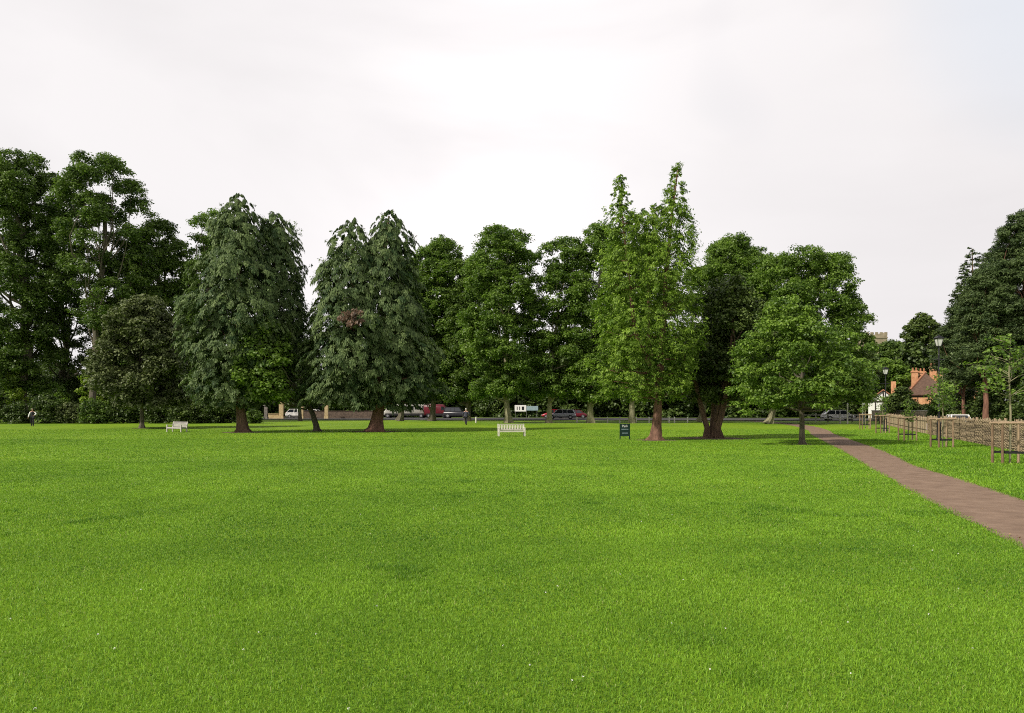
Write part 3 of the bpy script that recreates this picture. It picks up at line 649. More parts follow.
# ------------------------------------------------------------------ buildings
def house():
    Y = 122; X = gx(924, Y); r = empty('brick_house', (X, Y, 0), R(-22), label='orange brick house with brown hipped roof and tall orange chimneys', cat='house')
    w2 = 2.7; d2 = 4.2; e = gz(395, Y); ap = gz(373, Y)
    m = MB(); m.box((0, 0, e / 2), (w2 * 2, d2 * 2, e)); m.build('wall', M['brick'], r)
    m = MB(); o = .35
    m.add([(-w2 - o, -d2 - o, e + .005), (w2 + o, -d2 - o, e + .005), (w2 + o, d2 + o, e + .005), (-w2 - o, d2 + o, e + .005), (0, -d2 + 2.6, ap), (0, d2 - 2.2, ap),
           (-w2 - o, -d2 - o, e - .12), (w2 + o, -d2 - o, e - .12), (w2 + o, d2 + o, e - .12), (-w2 - o, d2 + o, e - .12)],
          [(0, 1, 4), (1, 2, 5, 4), (2, 3, 5), (3, 0, 4, 5), (0, 6, 7, 1), (1, 7, 8, 2), (2, 8, 9, 3), (3, 9, 6, 0), (9, 8, 7, 6)])
    rf = m.build('roof', M['tile'], r)
    m = MB(); m.bar((-w2 - o - .02, -d2 - o, e + .1), (0, -d2 + 2.6, ap + .05), .3, .2); m.build('ridge_tiles', M['redtile'], rf)
    for cx, cy_, top in ((-1.35, .2, 370.5), (-.1, 1.2, 371), (1.35, .4, 366.5), (2.3, -.4, 375)):
        m = MB(); z = gz(top, Y)
        m.box((cx, cy_, (e + z) / 2), (.95, .8, z - e)); m.box((cx, cy_, z - .2), (1.15, 1.0, .18)); ch = m.build('chimney', M['brick'], rf)
        for s in (-.25, .25):
            m = MB(); m.cyl((cx + s, cy_, z), (cx + s, cy_, z + .5), .15, .12); m.build('chimney_pot', M['redtile'], ch)
    for wx in (-1.4, 1.5):
        m = MB(); m.box((wx, -d2 - .02, e - 1.25), (1.5 if wx > 0 else .1, .08, 1.7)) if wx < 0 else m.box((wx, -d2 - .02, e - 1.2), (1.5, .08, 1.5))
        wn = m.build('window' if wx > 0 else 'timber_post', M['timber'], r)
        if wx > 0:
            for i in (-.36, .36):
                m = MB(); m.box((wx + i, -d2 - .065, e - 1.2), (.56, .02, 1.3)); m.build('pane', M['glass'], wn)
    m = MB(); m.box((0, -d2 - .03, e - 2.35), (w2 * 2 + .1, .1, .18)); m.box((0, -d2 - .03, e - .3), (w2 * 2 + .1, .1, .2)); m.build('timber_band', M['timber'], r)
house()
def white_house():
    Y = 118; X = gx(883, Y); r = empty('white_house', (X, Y, 0), R(-26), label='white timbered gabled house half hidden left of the brick house', cat='house')
    e = gz(401, Y); ap = gz(391.5, Y); w2 = 2.1
    m = MB(); m.prism([(-w2, 0), (w2, 0), (w2, e), (0, ap), (-w2, e)], -3, 3); m.build('wall', M['render'], r)
    for s in (-1, 1):
        m = MB(); m.add([(s * (w2 + .35), -3.3, e - .30), (0, -3.3, ap + .12), (0, 3.3, ap + .12), (s * (w2 + .35), 3.3, e - .30), (s * (w2 + .35), -3.3, e - .12), (0, -3.3, ap + .3), (0, 3.3, ap + .3), (s * (w2 + .35), 3.3, e - .12)],
            [(0, 1, 2, 3), (7, 6, 5, 4), (0, 4, 5, 1), (1, 5, 6, 2), (2, 6, 7, 3), (3, 7, 4, 0)]); m.build('roof', M['redtile'], r)
    m = MB(); m.box((0, -3.05, e - .1), (w2 * 2, .1, .18)); m.box((0, -3.06, (e + ap) / 2), (.16, .1, ap - e - .3))
    for s in (-1, 1): m.bar((s * .3, -3.05, e - .05), (s * 1.2, -3.05, e + .75), .14, .1); m.box((s * 1.1, -3.05, e - .85), (.14, .1, 1.3))
    m.build('timber_frame', M['timber'], r)
    m = MB(); m.box((0, -3.04, e - 1.1), (1.0, .1, .95)); wn = m.build('window', M['white'], r)
    m = MB(); m.box((0, -3.1, e - 1.1), (.85, .03, .8)); m.build('pane', M['glass'], wn)
    m = MB(); m.box((1.5, 1, ap + .3), (.7, .7, 2.6)); m.build('chimney', M['brick'], r)
white_house()
def small_house():
    Y = 135; X = gx(957, Y); r = empty('orange_house', (X, Y, 0), R(10), label='orange brick gable end glimpsed among the pines right of the street lamp', cat='house')
    e = gz(385, Y); ap = gz(374, Y)
    m = MB(); m.prism([(-3, 0), (3, 0), (3, e), (0, ap), (-3, e)], -3, 3); m.build('wall', M['brick'], r)
    for s in (-1, 1):
        m = MB(); m.add([(s * 3.3, -3.3, e - .25), (0, -3.3, ap + .05), (0, 3.3, ap + .05), (s * 3.3, 3.3, e - .25), (s * 3.3, -3.3, e - .05), (0, -3.3, ap + .25), (0, 3.3, ap + .25), (s * 3.3, 3.3, e - .05)],
            [(0, 1, 2, 3), (7, 6, 5, 4), (0, 4, 5, 1), (1, 5, 6, 2), (2, 6, 7, 3), (3, 7, 4, 0)]); m.build('roof', M['tile'], r)
    m = MB(); m.box((-1.2, -3.03, e - .8), (1.1, .1, 1.2)); m.build('window', M['glass'], r)
small_house()
def tower():
    Y = 225; r = empty('church_tower', (gx(868.5, Y), Y, 0), R(0), label='square stone church tower rising behind the tree crowns', cat='tower')
    w2 = (881 - 868.5) / F * Y; z = gz(336, Y)
    m = MB(); m.box((0, 0, z / 2), (w2 * 2, w2 * 2, z)); m.build('wall', M['stone'], r)
    m = MB(); m.box((0, 0, z - .9), (w2 * 2 + .3, w2 * 2 + .3, .3)); m.build('string_course', M['stone'], r); m = MB(); m.box((0, 0, z * .62), (w2 * 2 + .3, w2 * 2 + .3, .3)); m.build('string_course', M['stone'], r)
    for i in range(6):
        q = -w2 + .35 + i * (2 * w2 - .7) / 5
        for s in (-1, 1):
            m = MB(); m.box((q, s * (w2 - .2), z + .38), (.8, .4, .8)); m.build('merlon', M['stone'], r)
            if 0 < i < 5: m = MB(); m.box((s * (w2 - .2), q, z + .38), (.4, .8, .8)); m.build('merlon', M['stone'], r)
    for sx, sy in ((1, -1), (-1, -1)):
        m = MB(); m.box((sx * w2, sy * w2, z * .42), (1.0, 1.0, z * .84)); m.build('buttress', M['stone'], r)
    m = MB(); m.box((0, -w2 - .02, z * .8), (1.4, .1, 3.2)); m.build('belfry_window', M['timber'], r)
    m = MB(); m.box((w2 + .02, 0, z * .8), (.1, 1.4, 3.2)); m.build('belfry_window', M['timber'], r)
tower()

# walls by the road
def wall(name, label, p0, p1, h, th, mt, cop=None):
    p0, p1 = Vector((*p0, 0)), Vector((*p1, 0)); d = p1 - p0; r = empty(name, (p0 + p1) / 2, math.atan2(d.y, d.x), label=label, cat='wall')
    m = MB(); m.box((0, 0, h / 2 + .0), (d.length, th, h)); m.build('wall_body', mt, r)
    m = MB(); m.box((0, 0, h + .05), (d.length + .04, th + .12, .1)); m.build('coping', cop or mt, r); return r
Yw = 121
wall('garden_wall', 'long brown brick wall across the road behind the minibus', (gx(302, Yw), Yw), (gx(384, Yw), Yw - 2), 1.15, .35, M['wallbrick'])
wall('low_wall', 'low yellow sandstone wall beside the gate pillars', (gx(268.5, 119), 119), (gx(279, 119), 119), .7, .35, M['sandstone'])
wall('churchyard_wall', 'low dark wall below the brick house beyond the fence', (gx(872, 98), 98), (gx(936, 93), 93), 1.35, .35, M['bark'], M['concrete'])
def pillar(px, Y, top, wpx, label, mt='sandstone'):
    r = empty('gate_pillar', (gx(px, Y), Y, 0), label=label, cat='gate pillar', group='stone gate pillars beyond the road')
    w_ = wpx / F * Y; z = gz(top, Y)
    m = MB(); m.box((0, 0, z / 2), (w_, w_, z)); m.box((0, 0, .2), (w_ + .14, w_ + .14, .4)); m.build('shaft', M[mt], r)
    m = MB(); m.box((0, 0, z + .08), (w_ + .2, w_ + .2, .16)); m.add([(-w_ / 2, -w_ / 2, z + .162), (w_ / 2, -w_ / 2, z + .162), (w_ / 2, w_ / 2, z + .162), (-w_ / 2, w_ / 2, z + .162), (0, 0, z + .42)], [(0, 1, 4), (1, 2, 4), (2, 3, 4), (3, 0, 4), (3, 2, 1, 0)]); m.build('cap', M[mt], r)
pillar(281.5, 118, 403.5, 4, 'yellow stone gate pillar right of the low sandstone wall')
pillar(301.5, 118, 401, 3.6, 'yellow stone gate pillar left of the leaning tree trunk')
pillar(326.5, 118, 404, 3.2, 'yellow stone gate pillar right of the leaning tree trunk')
pillar(266, 119, 406, 3, 'greyish stone gate pillar nearest the twin-topped cypress', 'greystone')
# small gate railing between pillars
r = empty('park_railing', (gx(291.5, 118.2), 118.2, 0), label='low grey railing between the stone gate pillars', cat='railing')
for z in (.2, .55, .85):
    m = MB(); m.box((0, 0, z), (2.4, .05, .06)); m.build('rail', M['concrete'], r)
m = MB()
for i in range(13): m.box((-1.2 + i * .2, 0, .45), (.03, .03, .88))
m.build('balusters', M['concrete'], r)

# ------------------------------------------------------------------ vehicles
def loft(m, st, yfun, n=10):
    """body sections across the width: st rows (x, z_low, z_high, half width)"""
    rings = []
    for x, zl, zh, hw in st:
        ring = []
        for k in range(n * 2):
            a = 2 * math.pi * (k + .5) / (n * 2); c, s = math.cos(a), math.sin(a)
            e = .45; cc = math.copysign(abs(c) ** e, c); ss = math.copysign(abs(s) ** e, s)
            ring.append((x, cc * hw, (zl + zh) / 2 + ss * (zh - zl) / 2))
        rings.append(ring)
    q = n * 2; vs = [v for r_ in rings for v in r_]
    fs = [(i * q + k, i * q + (k + 1) % q, (i + 1) * q + (k + 1) % q, (i + 1) * q + k) for i in range(len(rings) - 1) for k in range(q)]
    fs += [tuple(range(q)), tuple((len(rings) - 1) * q + k for k in range(q))[::-1]]
    m.add(vs, fs)
def car(name, label, cat, px, Y, rz, paint, L_=4.4, Wd=1.75, belt=.92, roof=1.45, hood=.82, cab=(-1.9, -1.35, .75, 1.35), wr=.32, group='vehicles along the road', lower=None, boxy=0):
    """+x is the front; cab = rear bottom, rear top, front top, front bottom of the glasshouse"""
    r = empty(name, (gx(px, Y), Y, 0), rz, label=label, cat=cat, group=group); h = L_ / 2; hw = Wd / 2; zl = .22
    m = MB(); loft(m, [(-h, .38, belt - .12, hw * .84), (-h + .1, zl + .05, belt, hw * .95), (cab[0], zl, belt + .02, hw), (cab[3], zl, belt, hw), (cab[3] + .2, zl, max(hood, belt - .06), hw), (h - .35, zl + .02, hood - .06, hw * .94), (h - .02, .34, hood - .24, hw * .8)], None)
    # roof and pillars
    rw = hw * .78; bw = hw * .93
    m.box(((cab[1] + cab[2]) / 2, 0, roof - .03), (cab[2] - cab[1] + .08, rw * 2, .07))
    for s in (-1, 1):
        m.bar((cab[0] + .03, s * bw, belt - .03), (cab[1], s * rw, roof - .03), .10, .09); m.bar((cab[3] - .03, s * bw, belt - .03), (cab[2], s * rw, roof - .03), .07, .07)
        for f in (.38, .66): x = cab[1] + (cab[2] - cab[1]) * f; m.bar((x, s * (bw + .005), belt - .03), (x, s * (rw + .005), roof - .03), .08, .05)
    m.build('body', paint, r, smooth=True)
    g = MB(); gl = [(cab[0] + .05, belt - .02), (cab[3] - .05, belt - .02), (cab[2] - .02, roof - .07), (cab[1] + .02, roof - .07)]
    vs = [(x, s * ((bw if z < roof - .1 else rw) - .02), z) for s in (-1, 1) for x, z in gl]
    g.add(vs, [(0, 1, 2, 3), (7, 6, 5, 4), (1, 5, 6, 2), (0, 3, 7, 4), (2, 6, 7, 3), (0, 4, 5, 1)]); g.build('windows', M['glass'], r)
    for sx in (-h + .82, h - .80):
        for s in (-1, 1):
            m = MB(); m.tube([(sx, s * (hw - .2), wr), (sx, s * (hw + .0), wr), (sx, s * (hw + .02), wr)], [wr, wr, wr * .86], 20); wh = m.build('wheel', M['rubber'], r, smooth=True)
            m = MB(); m.cyl((sx, s * (hw + .0), wr), (sx, s * (hw + .035), wr), wr * .6, wr * .5, 14); m.build('rim', M['chrome'], wh)
    for s in (-1, 1):
        m = MB(); m.box((h - .12, s * hw * .66, hood - .24), (.12, .3, .14)); m.build('headlight', M['lamp'], r)
        m = MB(); m.box((-h + .05, s * hw * .74, belt - .16), (.08, .2, .2)); m.build('tail_light', M['redlamp'], r)
    m = MB(); m.box((h - .06, 0, .36), (.12, Wd * .84, .16)); m.build('bumper', lower or M['rubber'], r); m = MB(); m.box((-h + .04, 0, .38), (.12, Wd * .84, .16)); m.build('bumper', lower or M['rubber'], r)
    return r
rr = math.atan(-.12)
car('estate_car', 'silver estate car parked behind the slim lime with pale trunk', 'car', 561.5, 113, rr + math.pi, M['silver'], 4.4, cab=(-2.05, -1.75, .55, 1.2), roof=1.47)
car('red_car', 'small red car just behind the silver estate car', 'car', 553.5, 121, rr + math.pi, M['redcar'], 3.9, cab=(-1.7, -1.4, .5, 1.1))
car('red_car', 'dark red car to the right of the silver estate car', 'car', 577, 120, rr, M['darkred'], 3.6, cab=(-1.7, -1.3, .5, 1.1), roof=1.4)
car('off_road_car', 'dark-sided four wheel drive with pale roof behind the walking person', 'car', 457, 126, rr, M['darkcar'], 4.5, 1.85, belt=1.15, roof=1.85, hood=1.1, cab=(-2.1, -1.9, .5, 1.0), wr=.38)
car('white_car', 'white car behind the stone gate pillars', 'car', 299, 125, rr, M['whitecar'], 4.2, roof=1.55, belt=1.0)
car('white_car', 'white car seen right of the leaning tree trunk beyond the road', 'car', 314, 126, rr, M['whitecar'], 4.0, roof=1.5, belt=1.0, cab=(-1.6, -1.2, .5, 1.1))
car('white_car', 'white car behind the rail fence beyond the path end', 'car', 838, 101.5, rr, M['whitecar'], 4.2, roof=1.45)
car('white_car', 'white car parked on the side road with only its roof above the wattle fence', 'car', 957, 66, math.atan2(1, .398), M['whitecar'], 4.0, 1.6, roof=1.22, belt=.8, hood=.74)
# the pale roof and sills of the off-road car
def van(name, label, cat, px, Y, rz, paint, L_, Ht, Wd=2.0, wins=5, low=.45, wb=.27):
    r = empty(name, (gx(px, Y), Y, 0), rz, label=label, cat=cat, group='vehicles along the road'); h = L_ / 2; hw = Wd / 2
    m = MB(); loft(m, [(-h, low, Ht - .12, hw * .92), (-h + .12, low - .05, Ht, hw), (h - 1.3, low - .05, Ht, hw), (h - .85, low - .05, Ht * .80, hw), (h - .45, low - .05, Ht * .56, hw * .97), (h, low, Ht * .42, hw * .85)], None)
    m.build('body', paint, r, smooth=True)
    n = max(wins, 1); span = L_ - 2.1
    for s in (-1, 1):
        for i in range(wins):
            x = -h + .35 + (i + .5) * span / n; m = MB(); m.box((x, s * (hw + .004), Ht * .72), (span / n * .84, .03, Ht * .24)); m.build('window', M['glass'], r)
        m = MB(); m.prism([(h - 1.55, Ht * .58), (h - .78, Ht * .58), (h - 1.15, Ht * .84), (h - 1.55, Ht * .84)], s * (hw - .02), s * (hw + .02)); m.build('cab_window', M['glass'], r)
        m = MB(); m.box((0, s * (hw + .005), low + .16), (L_ - 1.0, .03, .34)); m.build('side_skirt', M['rubber'], r)
        m = MB(); m.box((h - .12, s * hw * .66, Ht * .34), (.16, .28, .2)); m.build('headlight', M['lamp'], r)
    m = MB(); m.add([(h - .43, -hw * .82, Ht * .58), (h - .43, hw * .82, Ht * .58), (h - .83, hw * .82, Ht * .82), (h - .83, -hw * .82, Ht * .82), (h - .47, -hw * .82, Ht * .56), (h - .47, hw * .82, Ht * .56), (h - .9, hw * .82, Ht * .80), (h - .9, -hw * .82, Ht * .80)], [(0, 1, 2, 3), (7, 6, 5, 4), (0, 4, 5, 1), (1, 5, 6, 2), (2, 6, 7, 3), (3, 7, 4, 0)]); m.build('windscreen', M['glass'], r)
    for sx in (-h + L_ * .2, h - .95):
        for s in (-1, 1):
            m = MB(); m.tube([(sx, s * (hw - .24), .38), (sx, s * (hw + .03), .38), (sx, s * (hw + .045), .38)], [.38, .38, .32], 20); wh = m.build('wheel', M['rubber'], r, smooth=True)
            m = MB(); m.cyl((sx, s * (hw + .02), .38), (sx, s * (hw + .06), .38), .22, .18, 14); m.build('rim', M['chrome'], wh)
    return r
van('minibus', 'long white minibus beyond the road right of the broad cypress trunk', 'minibus', 408, 129, rr + math.pi, M['cream'], 8.6, 2.45, wins=5)
van('red_van', 'red van partly hidden by a grey lime trunk', 'van', 438, 127, rr, M['darkred'], 4.6, 2.35, wins=0)

# ------------------------------------------------------------------ benches
def bench(label, px, py, rz, mt):
    Y = gy(py); r = empty('park_bench', (gx(px, Y), Y, 0), rz, label=label, cat='bench', group='wooden park benches on the lawn')
    w2 = .88
    for x in (-w2, w2):       # front is -y
        m = MB(); m.box((x, -.27, .31), (.07, .07, .62)); m.build('leg', mt, r)
        m = MB(); m.bar((x, .24, 0), (x, .24, .42), .07, .07); m.bar((x, .24, .40), (x, .34, .92), .07, .06); m.build('leg', mt, r)
        m = MB(); m.box((x, .0, .635), (.075, .62, .035)); m.build('armrest', mt, r)
        m = MB(); m.box((x, 0, .36), (.05, .48, .07)); m.build('side_rail', mt, r)
    m = MB()
    for i in range(6): m.box((0, -.27 + i * .092, .425 - .006 * i), (w2 * 2 - .02, .072, .024))
    m.box((0, -.28, .365), (w2 * 2 - .08, .035, .09)); m.build('seat', mt, r)
    m = MB(); m.bar((-w2, .335, .89), (w2, .335, .89), .09, .04); m.bar((-w2, .255, .50), (w2, .255, .50), .06, .035)
    for i in range(15):
        x = -w2 + .11 + i * (2 * w2 - .22) / 14; m.bar((x, .262, .51), (x, .332, .87), .055, .02)
    m.build('backrest', mt, r); r.scale = (.93, .93, .84)
    return r
bench('pale wooden slatted bench in the middle of the lawn', 511.5, 436.2, R(8), M['bench'])
bench('greyish wooden bench turned to the left beside the dark shrubs', 177, 432.0, R(-30), M['bench2'])

# ------------------------------------------------------------------ notice board
Y = gy(439.2); r = empty('notice_board', (gx(624.8, Y), Y, 0), R(6), label='dark green notice board with white lettering left of the reddish conifer trunk', cat='sign')
for x in (-.27, .27):
    m = MB(); m.box((x, 0, .44), (.05, .06, .88)); m.build('post', M['green'], r)
m = MB(); m.box((0, .0, .52), (.49, .04, .70)); pn = m.build('panel', M['green'], r)
m = MB(); m.box((0, -.024, .565), (.40, .006, .035)); m.build('print_band', M['sign_pale'], pn)
m = MB()
for z in (.36, .33): m.box((0, -.024, z), (.34, .006, .016))
m.build('print_lines', M['sign_pale'], pn)
cu = bpy.data.curves.new('lettering', 'FONT'); cu.body = 'Park'; cu.size = .19; cu.align_x = 'CENTER'; cu.extrude = .002
to = bpy.data.objects.new('lettering', cu); col.objects.link(to)
dg = bpy.context.evaluated_depsgraph_get(); me = bpy.data.meshes.new_from_object(to.evaluated_get(dg)); bpy.data.objects.remove(to)
me.materials.clear(); lt = link('lettering', me, M['white'], pn); lt.rotation_euler = (R(90), 0, 0); lt.location = (0, -.024, .68)

# hoarding beyond the road
Y = 134; r = empty('road_sign_board', (gx(526, Y), Y, 0), rr, label='white and green hoarding on posts above the parked cars', cat='sign')
for x in (-1.9, .1, 2.0):
    m = MB(); m.cyl((x, .04, 0), (x, .04, gz(405, Y)), .045); m.build('post', M['concrete'], r)
z = (gz(405, Y) + gz(411.5, Y)) / 2
m = MB(); m.box((-1.0, -.04, z), (2.1, .06, 1.15)); wp = m.build('white_panel', M['white'], r)
m = MB(); m.box((1.15, -.04, z), (2.1, .06, .8)); m.build('green_panel', M['sign_pale'], r)
m = MB()
for x, w_ in ((-1.6, .14), (-1.15, .14), (-.55, .4)): m.box((x, -.08, z), (w_, .02, .62))
m.build('dark_marking', M['black'], wp)

# ------------------------------------------------------------------ bollards
b0 = None
bx = [577, 587, 607.5, 619.8, 636, 649, 669, 674.5, 687.5, 703, 476, 840]
words = ['below the silver estate car', 'just left of the thick pale lime trunk', 'right of the thick pale lime trunk', 'above the left edge of the notice board', 'right of the yellowish lime trunk',
         'left of the reddish conifer trunk', 'right of the reddish conifer trunk', 'second right of the reddish conifer trunk', 'left of the yew stems', 'touching the yew stems in the picture',
         'beside the walking person', 'near the rail fence at the path end']
for px, lb in zip(bx, words):
    Y = 87.5 if px < 750 else 84
    if b0 is None:
        o = b0 = empty('bollard', (0, 0, 0)); m = MB(); m.lathe((0, 0, 0), [(.085, -.02), (.085, .55), (.06, .60)], 10); m.build('post', M['bench'], b0, smooth=True)
        m = MB(); m.lathe((0, 0, .602), [(.09, 0), (.095, .05), (.03, .1)], 10); m.build('cap', M['white'], b0, smooth=True)
    else: o = copy_tree(b0)
    o.location = (gx(px, Y), Y, 0); tag(o, 'short pale wooden bollard ' + lb, 'bollard', 'pale bollards along the road edge of the lawn')

# ------------------------------------------------------------------ street lamps
def lamp(label, px, py, top):
    Y = gy(py); h = gz(top, Y); r = empty('street_lamp', (gx(px, Y), Y, 0), label=label, cat='street lamp', group='black heritage street lamps beside the fence')
    m = MB(); m.lathe((0, 0, 0), [(.15, -.02), (.15, .15), (.11, .2), (.10, .9), (.12, .95), (.06, 1.05), (.05, 1.6), (.07, 1.63), (.045, 1.68), (.036, h - 1.15), (.06, h - 1.12), (.03, h - 1.05), (.03, h - .64)], 14)
    m.cyl((-.32, 0, h - 1.35), (.32, 0, h - 1.35), .018, n=8); m.build('post', M['black'], r, smooth=True)
    # lantern: tapered glass, cage and roof
    m = MB(); zb, zt = h - .62, h - .26; a, b = .075, .145
    m.add([(s * a, t * a, zb) for s, t in ((-1, -1), (1, -1), (1, 1), (-1, 1))] + [(s * b, t * b, zt) for s, t in ((-1, -1), (1, -1), (1, 1), (-1, 1))], [(3, 2, 1, 0), (4, 5, 6, 7), (0, 1, 5, 4), (1, 2, 6, 5), (2, 3, 7, 6), (3, 0, 4, 7)])
    lg = m.build('lantern_glass', M['lamp'], r)
    m = MB()
    for s, t in ((-1, -1), (1, -1), (1, 1), (-1, 1)): m.bar((s * (a + .008), t * (a + .008), zb), (s * (b + .008), t * (b + .008), zt), .022, .022)
    m.box((0, 0, zb - .02), (.18, .18, .036)); m.box((0, 0, zt + .02), (.34, .34, .04)); m.build('lantern_cage', M['black'], r)
    m = MB(); m.add([(-.2, -.2, zt + .042), (.2, -.2, zt + .042), (.2, .2, zt + .042), (-.2, .2, zt + .042), (-.06, -.06, zt + .16), (.06, -.06, zt + .16), (.06, .06, zt + .16), (-.06, .06, zt + .16)], [(3, 2, 1, 0), (4, 5, 6, 7), (0, 1, 5, 4), (1, 2, 6, 5), (2, 3, 7, 6), (3, 0, 4, 7)])
    m.lathe((0, 0, zt + .162), [(.05, 0), (.02, .03), (.03, .06), (.005, .10)], 8); m.build('lantern_roof', M['black'], r)
lamp('tall black street lamp in front of the brick house, nearer of the two', 938.8, 441.5, 334)
lamp('black street lamp in front of the white gabled house, farther of the two', 885.5, 431.5, 366)
def white_post(px, Y, top, label, r0, head):
    r = empty('white_post', (gx(px, Y), Y, 0), label=label, cat='post'); z = gz(top, Y)
    m = MB(); m.cyl((0, 0, -.02), (0, 0, z - (.5 if head else 0)), r0, r0 * .9); m.build('pole', M['white'] if head else M['bench'], r, smooth=True)
    m = MB()
    if head: m.lathe((0, 0, z - .5), [(.06, 0), (.2, .1), (.23, .25), (.16, .42), (.03, .5)], 14)
    else: m.lathe((0, 0, z), [(.1, 0), (.12, .04), (.08, .16), (.01, .22)], 12)
    m.build('globe' if head else 'finial', M['white'], r, smooth=True)
white_post(862.5, 80, 401, 'slim white post with a white globe head left of the farther street lamp', .075, True)
white_post(847.5, 82, 405, 'plain pale post beside the white car at the path end', .085, False)
# rail fence by path end
r = empty('rail_fence', (gx(840, 90), 90, 0), R(-8), label='short grey wooden post and rail fence at the end of the path', cat='fence')
for i in range(7):
    m = MB(); m.box((-4.2 + i * 1.4, 0, .55), (.12, .1, 1.12)); m.build('post', M['bench2'] if i % 2 else M['bark'], r)
for z in (.45, .9):
    m = MB(); m.box((0, -.075, z), (8.6, .045, .11)); m.build('rail', M['bench2'], r)

# ------------------------------------------------------------------ tree guards and their saplings
def guard():
    r = empty('tree_guard'); rng = random.Random(4)
    for x, y in ((-.34, -.22), (-.38, .24), (.34, -.22), (.38, .24)):
        m = MB(); m.tube([(x, y, -.03), (x + rng.uniform(-.01, .01), y, .6), (x, y, 1.22)], [.042, .04, .038], 8, t=rng.random()); m.build('post', M['wood'], r, smooth=True)
    for y in (-.22, .24):
        m = MB(); m.tube([(-.46, y, 1.25), (.46, y, 1.26)], [.04, .042], 8, t=.9); m.build('rail', M['wood'], r, smooth=True)
    m = MB(); m.box((0, -.20, .36), (.70, .02, .07)); m.build('strap', M['rubber'], r)
    m = MB(); m.box((0, .22, .36), (.70, .02, .07)); m.build('strap', M['rubber'], r)
    return r
def sapling(seed, label, X, Y, h, spread, leaf):
    r = empty('sapling', (X, Y, 0), label=label, cat='sapling', group='saplings inside the tree guards'); rng = np.random.RandomState(seed)
    m = MB(); pts = [(0, 0, -.02), (.02, 0, h * .4), (-.02, .02, h * .7), (.02, 0, h)]; m.tube(pts, [.032, .028, .018, .006], 8)
    C = []
    for i in range(26):
        z = h * rng.uniform(.48, .98); th = rng.uniform(0, 6.283); l = spread * rng.uniform(.4, 1) * (1.15 - (z / h - .48))
        e = np.array([math.cos(th) * l, math.sin(th) * l, z + l * .35]); limb(m, rng, (0, 0, z), e, .012, .004, 4, -.05)
        for t in (.45, .7, 1.0): C.append(np.array([0, 0, z]) * (1 - t) + e * t + rng.normal(0, .05, 3))
    m.build('trunk', M['limebark'], r, smooth=True)
    C = np.array(C); crown_obj([leaf_cloud(rng, C, np.full(len(C), .24), max(5, int(15 * min(1, spread + .1))), .10, .6)], LM[leaf], r)
gp = [(1010, 464, 'nearest wooden tree guard, at the right edge of the photo', 3.9, 1.3), (942.5, 448, 'second nearest wooden tree guard, in front of the nearer street lamp', 3.5, .7),
      (908, 441, 'third wooden tree guard, left of the nearer street lamp', 2.1, .22), (883, 433.2, 'fourth wooden tree guard, beside the farther street lamp', 2.6, .4), (865.5, 429, 'farthest wooden tree guard, near the white posts', 2.8, .45)]
g0 = None
for i, (px, py, lb, h, sp) in enumerate(gp):
    Y = gy(py)
    if g0 is None: o = g0 = guard()
    else: o = copy_tree(g0)
    o.location = (gx(px, Y), Y, 0); o.rotation_euler = (0, 0, R([-4, 8, 3, 10, -6][i])); tag(o, lb, 'tree guard', 'wooden tree guards on the verge')
    sapling(200 + i, 'young tree growing inside the ' + lb.split(',')[0], gx(px, Y), Y, h, sp, 'fresh' if i != 2 else 'lime')

# ------------------------------------------------------------------ fences
rng = random.Random(8)
def hurdle_mesh(L_=1.83, h=1.22):
    m = MB(); n = 9
    for i in range(n + 1):
        x = -L_ / 2 + i * L_ / n; m.tube([(x, 0, -.03), (x + rng.uniform(-.02, .02), 0, h + rng.uniform(-.03, .09))], [.018, .014], 6, t=rng.uniform(.3, 1))
    rows = 34
    for k in range(rows):
        z = .04 + k * (h - .06) / rows; ph = math.pi * (k % 2); pts = []
        for j in range(n * 2 + 1):
            x = -L_ / 2 + j * L_ / (n * 2); pts.append((x, math.sin(j * math.pi / 2 * 1 + ph + math.pi / 2) * .028 if j % 2 == 0 else 0, z + rng.uniform(-.008, .008)))
        m.tube(pts, [.0175 * rng.uniform(.75, 1.15)] * len(pts), 5, t=rng.random(), caps=False)
    return m
fa = math.atan2(1, .398)
def fpt(Y): return (fX(Y), Y, 0)
Ys = 20.0; step = 1.86 * math.sin(fa)
hs = [hurdle_mesh().build('hurdle_panel', M['wattle']) for _ in range(3)]
wf = empty('wattle_fence', fpt(36), fa, label='long brown woven wattle fence along the verge, nearer half of the fence line', cat='fence')
k = 0; Yc = Ys
def local(Y): return ((Y - 36) / math.sin(fa), 0, 0)
post = None
while Yc < 50:
    src = hs[k % 3]; o = src if k < 3 else src.copy()
    if k >= 3: col.objects.link(o)
    o.parent = wf; o.location = (local(Yc)[0], 0, 0); o.rotation_euler = (0, 0, R(180) * (k % 2)); 
    if post is None:
        m = MB(); m.tube([(0, 0, -.03), (0, 0, 1.3)], [.045, .04], 8, t=.8); post = q = m.build('post', M['wood'], wf, smooth=True)
    else: q = post.copy(); col.objects.link(q)
    q.location = (local(Yc)[0] - .93, -.075, rng.uniform(-.06, .02)); Yc += step; k += 1
pf = empty('paling_fence', fpt(68), fa, label='open chestnut paling fence with gaps between its stakes, farther half of the fence line', cat='fence')
ps = []
for v in range(3):
    m = MB()
    for i in range(14):
        x = -1 + (i + .5) / 7; h = 1.16 + rng.uniform(-.05, .07); x += rng.uniform(-.012, .012)
        m.prism([(x - .032, .02), (x + .032, .02), (x + .03, h - .06), (x, h), (x - .03, h - .06)], -.012, .012, t=rng.uniform(.2, 1))
    for z in (.3, .9): m.box((0, .022, z), (2.0, .02, .05), t=.3)
    ps.append(m.build('paling_panel', M['wattle']))
Yc += .1; k = 0; post2 = None
